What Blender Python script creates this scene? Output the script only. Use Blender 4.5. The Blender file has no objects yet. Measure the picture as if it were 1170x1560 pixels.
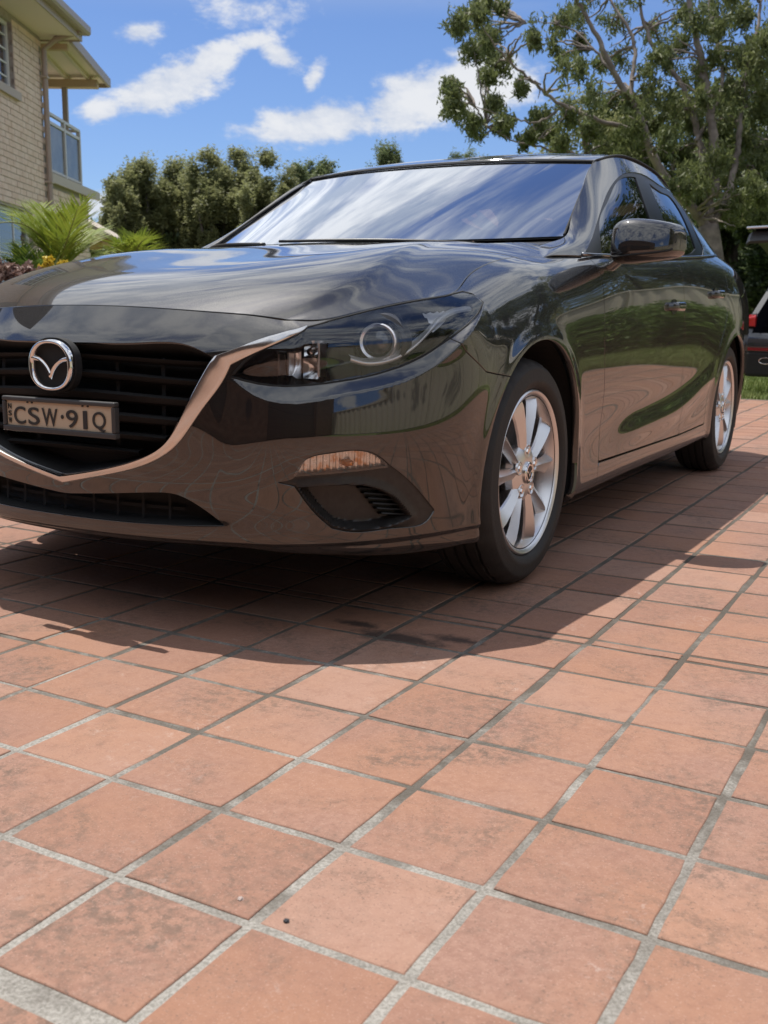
import bpy, math, random
import numpy as np
random.seed(7); rng = np.random.default_rng(7)
scene = bpy.context.scene
col = scene.collection
# ---------------------------------------------------------------- camera, world, sun, exposure
CAM = np.array([1.932528, -2.770417, 0.760329])
RIGHT = np.array([0.8727916584089994, 0.4879690226257627, 0.010997907497623466])
DOWN = np.array([0.09977306245015413, -0.15630897283329487, -0.9826560135780567])
FWD = np.array([-0.4777866228987434, 0.8587512666479498, -0.18511133139155958])
from mathutils import Matrix, Vector
cam_data = bpy.data.cameras.new('camera'); cam = bpy.data.objects.new('camera', cam_data); col.objects.link(cam)
cam_data.sensor_fit = 'VERTICAL'; cam_data.sensor_height = 36; cam_data.lens = 36.397
cam_data.clip_start = .05; cam_data.clip_end = 3000
cam_data.dof.use_dof = True; cam_data.dof.focus_distance = 2.45; cam_data.dof.aperture_fstop = 8.5
cam.matrix_world = Matrix(((RIGHT[0], -DOWN[0], -FWD[0], CAM[0]), (RIGHT[1], -DOWN[1], -FWD[1], CAM[1]),
                           (RIGHT[2], -DOWN[2], -FWD[2], CAM[2]), (0, 0, 0, 1)))
scene.camera = cam
SUN_DIR = Vector((-.335, .11, 1)).normalized()            # towards the sun
sun_el = math.asin(SUN_DIR.z); sun_az = math.atan2(SUN_DIR.x, SUN_DIR.y)
sun_data = bpy.data.lights.new('sun', 'SUN'); sun_data.energy = 5.0; sun_data.angle = math.radians(.53)
sun_data.color = (1, .955, .89)
sun = bpy.data.objects.new('sun', sun_data); col.objects.link(sun)
sun.rotation_euler = SUN_DIR.to_track_quat('Z', 'Y').to_euler()
world = bpy.data.worlds.new('World'); scene.world = world; world.use_nodes = True
scene.view_settings.view_transform = 'Standard'; scene.view_settings.look = 'None'
scene.view_settings.gamma = 1; scene.view_settings.exposure = 0.02; scene.view_settings.use_curve_mapping = False

class NT:
    """small node-tree builder"""
    def __init__(self, tree): self.t = tree; self.t.nodes.clear()
    def n(self, kind, ins=None, **kw):
        nd = self.t.nodes.new(kind)
        for k, v in kw.items(): setattr(nd, k, v)
        for k, v in (ins or {}).items():
            s = nd.inputs[k]
            if isinstance(v, bpy.types.NodeSocket): self.t.links.new(v, s)
            else: s.default_value = v
        return nd
    def link(self, a, b): self.t.links.new(a, b)
    def math(self, op, a, b=0.0, c=None, clamp=False):
        nd = self.n('ShaderNodeMath', {0: a, 1: b}, operation=op, use_clamp=clamp)
        if c is not None:
            if isinstance(c, bpy.types.NodeSocket): self.link(c, nd.inputs[2])
            else: nd.inputs[2].default_value = c
        return nd.outputs[0]
    def noise(self, vec, scale, detail=4, rough=.55, dist=0.0, dim='3D'):
        nd = self.n('ShaderNodeTexNoise', {'Scale': scale, 'Detail': detail, 'Roughness': rough, 'Distortion': dist}, noise_dimensions=dim)
        if vec is not None: self.link(vec, nd.inputs['Vector'])
        return nd.outputs[0]
    def ramp(self, fac, lo, hi, smooth=True):
        nd = self.n('ShaderNodeMapRange', {0: fac, 1: lo, 2: hi, 3: 0.0, 4: 1.0}, interpolation_type='SMOOTHSTEP' if smooth else 'LINEAR')
        return nd.outputs[0]
    def mix(self, fac, a, b):
        nd = self.n('ShaderNodeMix', data_type='RGBA')
        for s, v in ((nd.inputs[0], fac), (nd.inputs[6], a), (nd.inputs[7], b)):
            if isinstance(v, bpy.types.NodeSocket): self.link(v, s)
            elif s == nd.inputs[0]: s.default_value = v
            else: s.default_value = (*v[:3], 1)
        return nd.outputs[2]

def build_sky():
    T = NT(world.node_tree)
    sky = T.n('ShaderNodeTexSky', sky_type='NISHITA', sun_disc=False, sun_elevation=sun_el, sun_rotation=sun_az,
              altitude=100, air_density=1.0, dust_density=.4, ozone_density=2.6)
    tc = T.n('ShaderNodeTexCoord'); sep = T.n('ShaderNodeSeparateXYZ', {0: tc.outputs['Generated']})
    x, y, z = sep.outputs
    zz = T.math('ADD', T.math('MAXIMUM', z, 0.0), .10)
    px, py = T.math('DIVIDE', x, zz), T.math('DIVIDE', y, zz)
    flat = T.n('ShaderNodeCombineXYZ', {0: px, 1: py, 2: 0.0}).outputs[0]
    # streaky high cloud on a flat layer
    rot = T.n('ShaderNodeMapping', {0: flat, 1: SEED, 2: (0, 0, math.radians(-36))}).outputs[0]
    rot = T.n('ShaderNodeMapping', {0: rot, 3: (1.0, 1.35, 1)}).outputs[0]
    n1 = T.noise(rot, 1.9, 12, .60, .35)
    n2 = T.noise(flat, .5, 3, .5)
    layer = T.math('ADD', n1, T.math('MULTIPLY', T.math('SUBTRACT', n2, .5), .55))
    high = T.math('MULTIPLY', T.ramp(layer, .345, .525), T.ramp(z, .25, .33))
    # low cumulus: ragged banks along the sky
    az = T.math('ARCTAN2', x, y); el = T.math('ARCSINE', z)
    w = T.n('ShaderNodeCombineXYZ', {0: az, 1: T.math('MULTIPLY', el, 1.7), 2: 0.0}).outputs[0]
    f1 = T.noise(w, 10.0, 12, .66, .12); f2 = T.noise(w, 3.6, 2, .5)
    total = None
    D = math.radians
    for a0, e0, ra, re, tilt, s in CLOUDS:
        da = T.math('SUBTRACT', az, D(a0)); de = T.math('SUBTRACT', el, D(e0))
        c, sn = math.cos(D(tilt)), math.sin(D(tilt))
        u = T.math('DIVIDE', T.math('ADD', T.math('MULTIPLY', da, c), T.math('MULTIPLY', de, sn)), D(ra))
        v = T.math('DIVIDE', T.math('SUBTRACT', T.math('MULTIPLY', de, c), T.math('MULTIPLY', da, sn)), D(re))
        d = T.math('SQRT', T.math('ADD', T.math('MULTIPLY', u, u), T.math('MULTIPLY', v, v)))
        b = T.math('MULTIPLY', T.math('SUBTRACT', 1.0, d, clamp=True), s)
        total = b if total is None else T.math('MAXIMUM', total, b)
    dens = T.math('ADD', T.math('MULTIPLY', total, .66), T.math('MULTIPLY', T.math('SUBTRACT', f1, .5), 1.6))
    low = T.ramp(dens, .15, .44)
    scat = T.math('ADD', T.math('MULTIPLY', f2, .9), T.math('MULTIPLY', T.math('SUBTRACT', f1, .5), .9))
    low2 = T.math('MULTIPLY', T.ramp(scat, .60, .80), T.ramp(z, .62, .30))
    mask = T.math('MAXIMUM', T.math('MAXIMUM', low, low2), T.math('MULTIPLY', high, .92), clamp=True)
    body = T.mix(T.ramp(T.math('ADD', f1, T.math('MULTIPLY', dens, .25)), .45, .75), (6.6, 7.2, 8.4), (9.2, 9.3, 9.5))
    tint = T.n('ShaderNodeMix', {0: 1.0}, data_type='RGBA', blend_type='MULTIPLY'); T.link(sky.outputs[0], tint.inputs[6]); tint.inputs[7].default_value = (.88, 1.02, 1.34, 1)
    shade = T.noise(rot, 4.2, 8, .62, .3)
    thick = T.mix(T.ramp(shade, .36, .62), (6.6, 7.5, 9.0), (14.0, 14.2, 14.3))
    body = T.mix(T.math('MULTIPLY', high, T.ramp(z, .27, .36)), body, thick)
    colr = T.mix(T.math('MULTIPLY', mask, .93), tint.outputs[2], body)
    # below the horizon: the far ground
    colr = T.mix(T.ramp(z, -.01, -.03), colr, (1.5, 1.4, 1.2))
    bg = T.n('ShaderNodeBackground', {0: colr, 1: .092})
    T.n('ShaderNodeOutputWorld', {0: bg.outputs[0]})
SEED = (0.0, 0.0, 0.0)
CLOUDS = [(-40.4, 11.3, 5.0, 1.75, 22, 1.1), (-32.5, 9.9, 6.4, 1.7, 7, 1.15), (-28.0, 10.9, 4.6, 2.3, 14, 1.15), (-24.5, 11.6, 5.0, 2.2, 8, 1.1), (-41.9, 13.7, 2.4, 1.0, 10, .9), (-38.2, 12.6, 2.6, 1.2, 25, 1.0), (-43.8, 10.0, 2.2, 1.0, 15, .9), (-33.0, 12.0, 1.6, .8, 60, .8), (-36.0, 13.6, 1.8, .7, 10, .8), (-24.8, 13.2, 2.5, .7, -10, .7),
          (-34.8, 13.0, 2.4, .95, -26, .85), (-44.5, 5.5, 3.0, 1.2, 5, .95), (-23.0, 6.6, 6.0, 1.4, 0, .95), (-9.0, 9.0, 5, 1.8, 5, .85),
          (-62, 14, 7, 2.5, 10, 1.1), (28, 13, 8, 3, 8, 1.15), (75, 16, 9, 3.5, 0, 1.1), (120, 12, 8, 3, 12, 1.1), (170, 15, 9, 3, -8, 1.1), (-140, 14, 9, 3.2, 6, 1.1), (-100, 17, 8, 3, 0, 1.0)]
build_sky()
# ---------------------------------------------------------------- helpers: mesh building and naming
def mesh_from(name, V, F, mat=None, smooth=False, N=None):
    me = bpy.data.meshes.new(name)
    V = np.asarray(V, float)
    if isinstance(F, np.ndarray):
        k = F.shape[1]; nf = len(F)
        me.vertices.add(len(V)); me.vertices.foreach_set('co', V.ravel())
        me.loops.add(nf*k); me.loops.foreach_set('vertex_index', F.astype(np.int32).ravel())
        me.polygons.add(nf); me.polygons.foreach_set('loop_start', np.arange(nf, dtype=np.int32)*k)
        me.update(calc_edges=True)
    else:
        me.from_pydata(V.tolist(), [], F); me.update()
    if smooth or N is not None:
        me.polygons.foreach_set('use_smooth', np.ones(len(me.polygons), bool))
    if N is not None:
        me.normals_split_custom_set_from_vertices(np.asarray(N, float).tolist())
    if mat is not None: me.materials.append(mat)
    return me
def link(name, me, parent=None, loc=None, rotz=None):
    o = bpy.data.objects.new(name, me); col.objects.link(o)
    if parent is not None:
        o.parent = parent; o.matrix_parent_inverse = wmat(parent).inverted()
    if loc is not None: o.location = loc
    if rotz is not None: o.rotation_euler = (0, 0, rotz)
    return o
def wmat(o):
    return o.matrix_basis.copy() if o.parent is None else wmat(o.parent) @ o.matrix_parent_inverse @ o.matrix_basis
def tag(o, label=None, cat=None, group=None, kind=None):
    for k, v in (('label', label), ('category', cat), ('group', group), ('kind', kind)):
        if v: o[k] = v
    return o
def thing(name, label, cat, loc=(0, 0, 0), group=None, rotz=0):
    o = bpy.data.objects.new(name, None); col.objects.link(o); o.location = loc; o.rotation_euler = (0, 0, rotz)
    o.empty_display_size = .1
    return tag(o, label, cat, group)
class MB:
    """collects polygons in world coordinates for one mesh"""
    def __init__(s): s.V = []; s.F = []
    def add(s, V, F):
        o = len(s.V); s.V += [tuple(map(float, v)) for v in V]; s.F += [tuple(int(i)+o for i in f) for f in F]; return s
    def box(s, a, b, M=None):
        (x0, y0, z0), (x1, y1, z1) = a, b
        V = np.array([(x0,y0,z0),(x1,y0,z0),(x1,y1,z0),(x0,y1,z0),(x0,y0,z1),(x1,y0,z1),(x1,y1,z1),(x0,y1,z1)], float)
        if M is not None: V = M(V)
        return s.add(V, [(0,3,2,1),(4,5,6,7),(0,1,5,4),(1,2,6,5),(2,3,7,6),(3,0,4,7)])
    def tube(s, P, R, n=8, cap=True):
        P = np.asarray(P, float); R = np.broadcast_to(R, (len(P),)); T = np.gradient(P, axis=0)
        T /= np.linalg.norm(T, axis=1)[:, None]+1e-12
        a = np.array([0, 0, 1.0]) if abs(T[0, 2]) < .9 else np.array([1.0, 0, 0])
        rings = []
        for p, t, r in zip(P, T, R):
            u = np.cross(a, t); u /= np.linalg.norm(u)+1e-12; w = np.cross(t, u); a = np.cross(t, u) if False else a
            th = np.arange(n)/n*2*math.pi
            rings.append(p+r*(np.cos(th)[:, None]*u+np.sin(th)[:, None]*w))
        V = np.concatenate(rings); F = []
        for i in range(len(P)-1):
            for k in range(n):
                F.append((i*n+k, i*n+(k+1) % n, (i+1)*n+(k+1) % n, (i+1)*n+k))
        if cap: F += [tuple(range(n))[::-1], tuple(range((len(P)-1)*n, len(P)*n))]
        return s.add(V, F)
    def prism(s, poly, ext, M):
        """polygon (2D) extruded by ext, mapped by M(points Nx3 of a,b,depth)"""
        n = len(poly); P = np.asarray(poly, float)
        V = np.concatenate([np.c_[P, np.zeros(n)], np.c_[P, np.full(n, ext)]])
        return s.add(M(V), [tuple(range(n))[::-1], tuple(range(n, 2*n))]+[(i, (i+1) % n, n+(i+1) % n, n+i) for i in range(n)])
    def lathe(s, prof, n, M, close=False):
        """prof: (radius, axial); M maps (a,b,axial)"""
        P = np.asarray(prof, float); th = np.arange(n)/n*2*math.pi
        V = np.stack([np.outer(P[:, 0], np.cos(th)), np.outer(P[:, 0], np.sin(th)), np.repeat(P[:, 1][:, None], n, 1)], -1).reshape(-1, 3)
        m = len(P); F = []
        for i in range(m if close else m-1):
            j = (i+1) % m
            for k in range(n):
                F.append((i*n+k, i*n+(k+1) % n, j*n+(k+1) % n, j*n+k))
        return s.add(M(V), F)
    def build(s, name, mat, parent=None, smooth=False, bevel=0.0, kind=None, auto=None):
        me = mesh_from(name, s.V, s.F, mat, smooth)
        if auto is not None:
            me.polygons.foreach_set('use_smooth', np.ones(len(me.polygons), bool)); me.set_sharp_from_angle(angle=math.radians(auto))
        o = link(name, me, parent)
        if bevel:
            md = o.modifiers.new('bevel', 'BEVEL'); md.width = bevel; md.segments = 2; md.limit_method = 'ANGLE'
        if kind: o['kind'] = kind
        return o
def grid_faces(nr, nc, flip=False):
    i, j = np.meshgrid(np.arange(nr-1), np.arange(nc-1), indexing='ij'); a = (i*nc+j).ravel()
    F = np.stack([a, a+1, a+nc+1, a+nc], 1)
    return F[:, ::-1] if flip else F
def tris(nr, nc):
    Q = grid_faces(nr, nc); return np.concatenate([Q[:, [0, 1, 2]], Q[:, [0, 2, 3]]])
def sdf(P, poly):
    """signed distance to a closed polygon, negative inside"""
    P = np.asarray(P, float); A = np.asarray(poly, float); Bq = np.roll(A, -1, 0); out = np.empty(len(P))
    e = Bq-A; L = (e**2).sum(1)+1e-18
    for s0 in range(0, len(P), 8000):
        p = P[s0:s0+8000]; d = p[:, None]-A[None]
        t = np.clip((d*e).sum(-1)/L, 0, 1); q = d-t[..., None]*e; dist = np.sqrt((q**2).sum(-1).min(1))
        c = (A[None, :, 1] > p[:, None, 1]) != (Bq[None, :, 1] > p[:, None, 1])
        xi = A[None, :, 0]+(p[:, None, 1]-A[None, :, 1])*e[None, :, 0]/np.where(np.abs(e[:, 1]) < 1e-12, 1e-12, e[:, 1])[None]
        ins = (c & (p[:, None, 0] < xi)).sum(1) % 2 == 1
        out[s0:s0+8000] = np.where(ins, -dist, dist)
    return out
def cut(A, T, f):
    """keep f>=0; A: per-vertex attributes [n,k] (xyz, normal, ...), linearly interpolated along the cut"""
    ins = f[T] >= 0; c = ins.sum(1)
    full = T[c == 3]; newA = [A]; nv = len(A); edges = {}
    ea, eb = [], []
    out = [full]
    for kind in (1, 2):
        Q = T[c == kind]
        if not len(Q): continue
        I = ins[c == kind]; odd = np.argmax(I if kind == 1 else ~I, 1)
        r = (odd[:, None]+np.arange(3)) % 3; Q = np.take_along_axis(Q, r, 1)
        e1 = np.sort(Q[:, [0, 1]], 1); e2 = np.sort(Q[:, [0, 2]], 1)
        ea.append((kind, Q, e1, e2))
    if ea:
        allE = np.concatenate([np.concatenate([e1, e2]) for _, _, e1, e2 in ea])
        U, inv = np.unique(allE, axis=0, return_inverse=True); inv = inv.ravel()
        t = f[U[:, 0]]/(f[U[:, 0]]-f[U[:, 1]]+1e-30)
        newA.append(A[U[:, 0]]+(A[U[:, 1]]-A[U[:, 0]])*t[:, None])
        pos = 0
        for kind, Q, e1, e2 in ea:
            m = len(Q); i1 = inv[pos:pos+m]+nv; i2 = inv[pos+m:pos+2*m]+nv; pos += 2*m
            if kind == 1: out.append(np.stack([Q[:, 0], i1, i2], 1))
            else:
                out.append(np.stack([i1, Q[:, 1], Q[:, 2]], 1)); out.append(np.stack([i1, Q[:, 2], i2], 1))
    A2 = np.concatenate(newA); T2 = np.concatenate(out)
    used = np.unique(T2); mp = np.full(len(A2), -1); mp[used] = np.arange(len(used))
    return A2[used], mp[T2]
def keep(A, T, *fs):
    """cut by several functions of the attributes"""
    for fn in fs: A, T = cut(A, T, fn(A))
    return A, T
def boundary(T):
    E = np.concatenate([T[:, [0, 1]], T[:, [1, 2]], T[:, [2, 0]]]); S = np.sort(E, 1)
    U, inv, cnt = np.unique(S, axis=0, return_inverse=True, return_counts=True)
    return E[cnt[inv.ravel()] == 1]
def flanged(A, T, depth, xmin=.004):
    """fold every free edge inwards; returns V, N, T"""
    V, N = A[:, :3], A[:, 3:6]; E = boundary(T)
    if xmin is not None: E = E[~((V[E[:, 0], 0] < xmin) & (V[E[:, 1], 0] < xmin))]
    ids, inv = np.unique(E, return_inverse=True); inv = inv.reshape(E.shape); n0 = len(V)
    d = V[E[:, 1]]-V[E[:, 0]]; fn = np.cross(d, N[E[:, 0]]); fn /= np.linalg.norm(fn, axis=1)[:, None]+1e-12
    acc = np.zeros((len(ids), 3))
    for k in (0, 1): np.add.at(acc, inv[:, k], fn)
    acc /= np.linalg.norm(acc, axis=1)[:, None]+1e-12
    top = V[ids]; bot = V[ids]-N[ids]*depth-acc*depth*.05; m = len(ids)
    mid = V[ids]-N[ids]*.0015+acc*.0006; nm = N[ids]+acc; nm /= np.linalg.norm(nm, axis=1)[:, None]
    V2 = np.concatenate([V, mid, bot]); N2 = np.concatenate([N, nm, acc])
    a, b = inv[:, 0], inv[:, 1]; A0, B0 = E[:, 0], E[:, 1]
    F = np.concatenate([np.stack([B0, A0, n0+a], 1), np.stack([B0, n0+a, n0+b], 1), np.stack([n0+b, n0+a, n0+m+a], 1), np.stack([n0+b, n0+m+a, n0+m+b], 1)])
    return V2, N2, np.concatenate([T, F])
FLIP = np.array([-1.0, 1, 1])
def panel(name, A, T, mat, parent, depth=.014, both=None, **kw):
    """a body panel from attributes; both='joined' mirrors into one mesh, 'pair' makes two objects"""
    V, N, T = flanged(A, T, depth) if depth else (A[:, :3], A[:, 3:6], T)
    objs = []
    if both == 'joined':
        n = len(V); V = np.concatenate([V, V*FLIP]); N = np.concatenate([N, N*FLIP]); T = np.concatenate([T, T[:, ::-1]+n])
    objs.append(link(name, mesh_from(name, V, T, mat, True, N), parent))
    if both == 'pair':
        objs.append(link(name, mesh_from(name, V*FLIP, T[:, ::-1], mat, True, N*FLIP), parent))
    return objs
# ---------------------------------------------------------------- materials
MATS = {}
def mat(name, color=(.5, .5, .5), rough=.5, metal=0.0, coat=0.0, coat_rough=.03, spec=.5, fn=None, **kw):
    if name in MATS: return MATS[name]
    m = bpy.data.materials.new(name); m.use_nodes = True; T = NT(m.node_tree)
    b = T.n('ShaderNodeBsdfPrincipled', {'Base Color': (*color, 1), 'Roughness': rough, 'Metallic': metal, 'Coat Weight': coat,
            'Coat Roughness': coat_rough, 'Specular IOR Level': spec})
    for k, v in kw.items(): b.inputs[k].default_value = v
    o = T.n('ShaderNodeOutputMaterial', {0: b.outputs[0]})
    if fn: fn(T, b, o)
    MATS[name] = m; return m
def vary(scale, c1, c2, lo=.3, hi=.7, bump=0.0, bscale=None, detail=5, rough=None):
    def fn(T, b, o):
        tc = T.n('ShaderNodeTexCoord').outputs['Object']
        n = T.noise(tc, scale, detail, .6)
        T.link(T.mix(T.ramp(n, lo, hi), c1, c2), b.inputs['Base Color'])
        if rough: T.link(T.n('ShaderNodeMapRange', {0: n, 1: .3, 2: .7, 3: rough[0], 4: rough[1]}).outputs[0], b.inputs['Roughness'])
        if bump:
            bn = T.n('ShaderNodeBump', {'Strength': bump, 'Distance': .01, 'Height': T.noise(tc, bscale or scale*4, 6, .65)})
            T.link(bn.outputs[0], b.inputs['Normal'])
    return fn
# ---------------------------------------------------------------- smooth surfaces for the car
def spl_matrix(t, tf, lam=0.0):
    """rows: values at tf of the natural (smoothing) cubic spline through data at knots t"""
    t = np.asarray(t, float); n = len(t); h = np.diff(t)
    Q = np.zeros((n, n-2)); Rm = np.zeros((n-2, n-2))
    for j in range(1, n-1):
        Q[j-1, j-1] = 1/h[j-1]; Q[j, j-1] = -1/h[j-1]-1/h[j]; Q[j+1, j-1] = 1/h[j]
        Rm[j-1, j-1] = (h[j-1]+h[j])/3
        if j < n-2:
            Rm[j-1, j] = Rm[j, j-1] = h[j]/6
    W = np.linalg.solve(Rm, Q.T)
    G = np.linalg.inv(np.eye(n)+lam*(Q@W))
    gam = np.zeros((n, n)); gam[1:-1] = W@G
    i = np.clip(np.searchsorted(t, tf, side='right')-1, 0, n-2)
    x = np.asarray(tf); hi = h[i]
    a = (t[i+1]-x)/hi; b = (x-t[i])/hi
    M = a[:, None]*G[i]+b[:, None]*G[i+1]
    M -= ((x-t[i])*(t[i+1]-x)/6)[:, None]*((1+b)[:, None]*gam[i+1]+(1+a)[:, None]*gam[i])
    return M
def chord(P):
    d = np.linalg.norm(np.diff(P, axis=0), axis=-1)
    while d.ndim > 1: d = d.mean(-1)
    return np.r_[0, np.cumsum(d)]
def grid_normals(S):
    du = np.gradient(S, axis=1); dv = np.gradient(S, axis=0)
    n = np.cross(du, dv); n /= np.linalg.norm(n, axis=-1, keepdims=True)+1e-12
    return n
def smooth_curve(P, n, closed=False):
    P = np.asarray(P, float); t = chord(P)
    return spl_matrix(t, np.linspace(0, t[-1], n), 0)@P if len(P) > 2 else P[0]+(P[-1]-P[0])*np.linspace(0, 1, n)[:, None]

# control sections of half the body shell: y runs to the rear, x to the car's left, z up
_mid = [(0,-.94),(.2,-.932),(.4,-.90),(.55,-.845),(.68,-.755),(.78,-.63),(.84,-.5)]
_zr = np.array([.197,.235,.30,.375,.455,.535,.615,.695])
_off = {0:[-.020,.0,-.004,0,.002,.001,-.004,-.016],
        1:[-.022,.0,-.004,0,.002,.002,-.002,-.016],
        2:[-.026,-.003,-.006,0,.002,.002,-.004,-.020],
        3:[-.030,-.007,-.008,0,.003,-.006,-.018,-.022],
        4:[-.032,-.012,-.010,-.002,.004,-.007,-.021,-.026],
        5:[-.030,-.014,-.010,-.002,.005,-.006,-.020,-.028],
        6:[-.026,-.012,-.008,-.001,.004,-.003,-.014,-.024]}
_top = [(0,-.862,.780),(.2,-.854,.776),(.385,-.830,.766),(.51,-.788,.757),(.61,-.735,.748),(.68,-.64,.772),(.755,-.49,.803)]
_zb = [.014,.015,.018,.014,.004,-.008,-.012]
_zs = [0,0,0,.006,.02,.035,.055]      # rows drift up towards the corner
_side = {
 -.36:[(.862,.188),(.868,.245),(.872,.33),(.876,.43),(.878,.53),(.876,.62),(.866,.71),(.838,.785),(.79,-.37,.821)],
 -.17:[(.868,.20),(.880,.27),(.887,.36),(.890,.46),(.890,.57),(.886,.68),(.867,.77),(.825,.843),(.755,-.20,.872)],
 .05:[(.868,.20),(.880,.28),(.888,.37),(.893,.48),(.894,.60),(.890,.72),(.870,.825),(.823,.897),(.755,.03,.925)],
 .30:[(.864,.20),(.872,.28),(.875,.38),(.881,.49),(.886,.61),(.887,.735),(.873,.843),(.832,.917),(.778,.28,.943)],
 .60:[(.862,.20),(.868,.29),(.864,.39),(.873,.49),(.882,.61),(.886,.74),(.879,.85),(.858,.932),(.832,.60,.962)],
 1.0:[(.862,.203),(.868,.295),(.862,.40),(.870,.50),(.881,.62),(.887,.745),(.884,.86),(.867,.944),(.845,1.0,.978)],
 1.5:[(.862,.203),(.869,.30),(.864,.415),(.870,.515),(.881,.63),(.888,.755),(.885,.875),(.869,.965),(.846,1.5,1.002)],
 2.0:[(.863,.205),(.872,.31),(.870,.44),(.877,.54),(.887,.65),(.893,.77),(.887,.89),(.867,.985),(.840,2.0,1.032)],
 2.4:[(.862,.21),(.876,.31),(.885,.43),(.894,.55),(.899,.66),(.899,.78),(.888,.90),(.859,1.0),(.822,2.4,1.058)],
 2.75:[(.86,.22),(.88,.32),(.892,.43),(.899,.55),(.902,.67),(.899,.79),(.882,.91),(.842,1.018),(.787,2.75,1.072)],
 3.05:[(.85,.24),(.868,.33),(.879,.43),(.886,.55),(.888,.67),(.883,.79),(.862,.91),(.808,1.025),(.735,3.05,1.078)],
 3.3:[(.82,.25),(.84,.34),(.85,.43),(.856,.55),(.856,.67),(.85,.79),(.825,.91),(.768,1.022),(.70,3.3,1.07)],
}
_rear = [
 [(.71,3.50,.27),(.73,3.55,.34),(.74,3.57,.43),(.745,3.58,.55),(.745,3.56,.67),(.74,3.54,.79),(.72,3.53,.90),(.675,3.52,1.02),(.62,3.48,1.082)],
 [(.40,3.60,.27),(.40,3.65,.34),(.40,3.67,.43),(.40,3.68,.55),(.40,3.66,.67),(.40,3.63,.79),(.39,3.62,.90),(.37,3.60,1.03),(.35,3.56,1.082)],
 [(0,3.63,.27),(0,3.68,.34),(0,3.69,.43),(0,3.70,.55),(0,3.68,.67),(0,3.65,.79),(0,3.64,.90),(0,3.62,1.03),(0,3.58,1.082)]]
def shell_controls():
    cols = []
    m = np.array(_mid); tan = np.gradient(m, axis=0); tan[0] = (1, 0)
    nrm = np.stack([tan[:, 1], -tan[:, 0]], 1); nrm /= np.linalg.norm(nrm, axis=1)[:, None]
    for c in range(7):
        rows = [(*(m[c]+nrm[c]*o), z+_zs[c]*k/7+_zb[c]*max(0, 1-k/3)) for k, (o, z) in enumerate(zip(_off[c], _zr))]
        rows.append(_top[c]); cols.append(rows)
    for y, L in _side.items():
        yt = L[-1][1]
        rows = [(x, y+(yt-y)*(k/8)**2, z) for k, (x, z) in enumerate(L[:-1])]+[L[-1]]
        cols.append(rows)
    cols += _rear
    P = np.array(cols)                                  # [col,row,3]
    c = np.array([0, 1.2, 0])
    r0 = P[:, 0].copy(); d = c-r0; d[:, 2] = 0; d /= np.linalg.norm(d, axis=1)[:, None]
    r0 = r0+d*.055+[0, 0, -.008]
    return np.concatenate([r0[:, None], P], 1)
def shell(fine=1.0):
    P = shell_controls()
    mir = np.array([-1, 1, 1])
    E = np.concatenate([P[2:0:-1]*mir, P, P[-2:-4:-1]*mir], 0)
    tc = chord(E[:, 5]); tr = chord(P.transpose(1, 0, 2))
    a, b = tc[2], tc[-3]
    warc = tc-a
    w_arch = warc[2+7]                                  # column at the wheel arch front
    w_f = np.arange(0, w_arch+.45, .005/fine); w_b = np.linspace(w_arch+.45, b-a, int(230*fine))[1:]
    wf = np.r_[w_f, w_b]; rf = np.linspace(0, tr[-1], int(165*fine))
    A = spl_matrix(tc, wf+a, 2e-5); B = spl_matrix(tr, rf, 1e-6)
    S = np.einsum('ic,crk->irk', A, E); S = np.einsum('jr,irk->jik', B, S)
    S[:, 0, 0] = 0
    return S, wf                                        # [row,col,3]
def grid_patch(P, nu, nv, lam=1e-6, sym=False):
    """P[v,u,3]"""
    P = np.asarray(P, float)
    if sym:
        m = np.array([-1, 1, 1]); P = np.concatenate([P[:, 2:0:-1]*m, P], 1)
    tu = chord(P.transpose(1, 0, 2)); tv = chord(P)
    u0 = tu[2] if sym else 0
    A = spl_matrix(tu, np.linspace(u0, tu[-1], nu), lam); B = spl_matrix(tv, np.linspace(0, tv[-1], nv), lam)
    return np.einsum('jv,ui,vik->juk', B, A, P)
BON = [[(0,-.862,.780),(.2,-.854,.776),(.385,-.830,.766),(.51,-.788,.757),(.61,-.735,.748)],
 [(0,-.74,.838),(.22,-.735,.836),(.43,-.71,.828),(.58,-.67,.803),(.68,-.64,.772)],
 [(0,-.52,.888),(.24,-.518,.888),(.47,-.51,.884),(.64,-.50,.852),(.755,-.49,.803)],
 [(0,-.33,.921),(.25,-.33,.923),(.49,-.34,.924),(.67,-.35,.880),(.79,-.37,.821)],
 [(0,-.17,.947),(.25,-.17,.951),(.50,-.18,.948),(.66,-.19,.915),(.755,-.20,.872)],
 [(0,.0,.972),(.25,.005,.973),(.5,.015,.970),(.66,.02,.947),(.755,.03,.925)],
 [(0,.14,.992),(.26,.175,.992),(.51,.29,.991),(.70,.43,.992),(.778,.285,.944)]]
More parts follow.
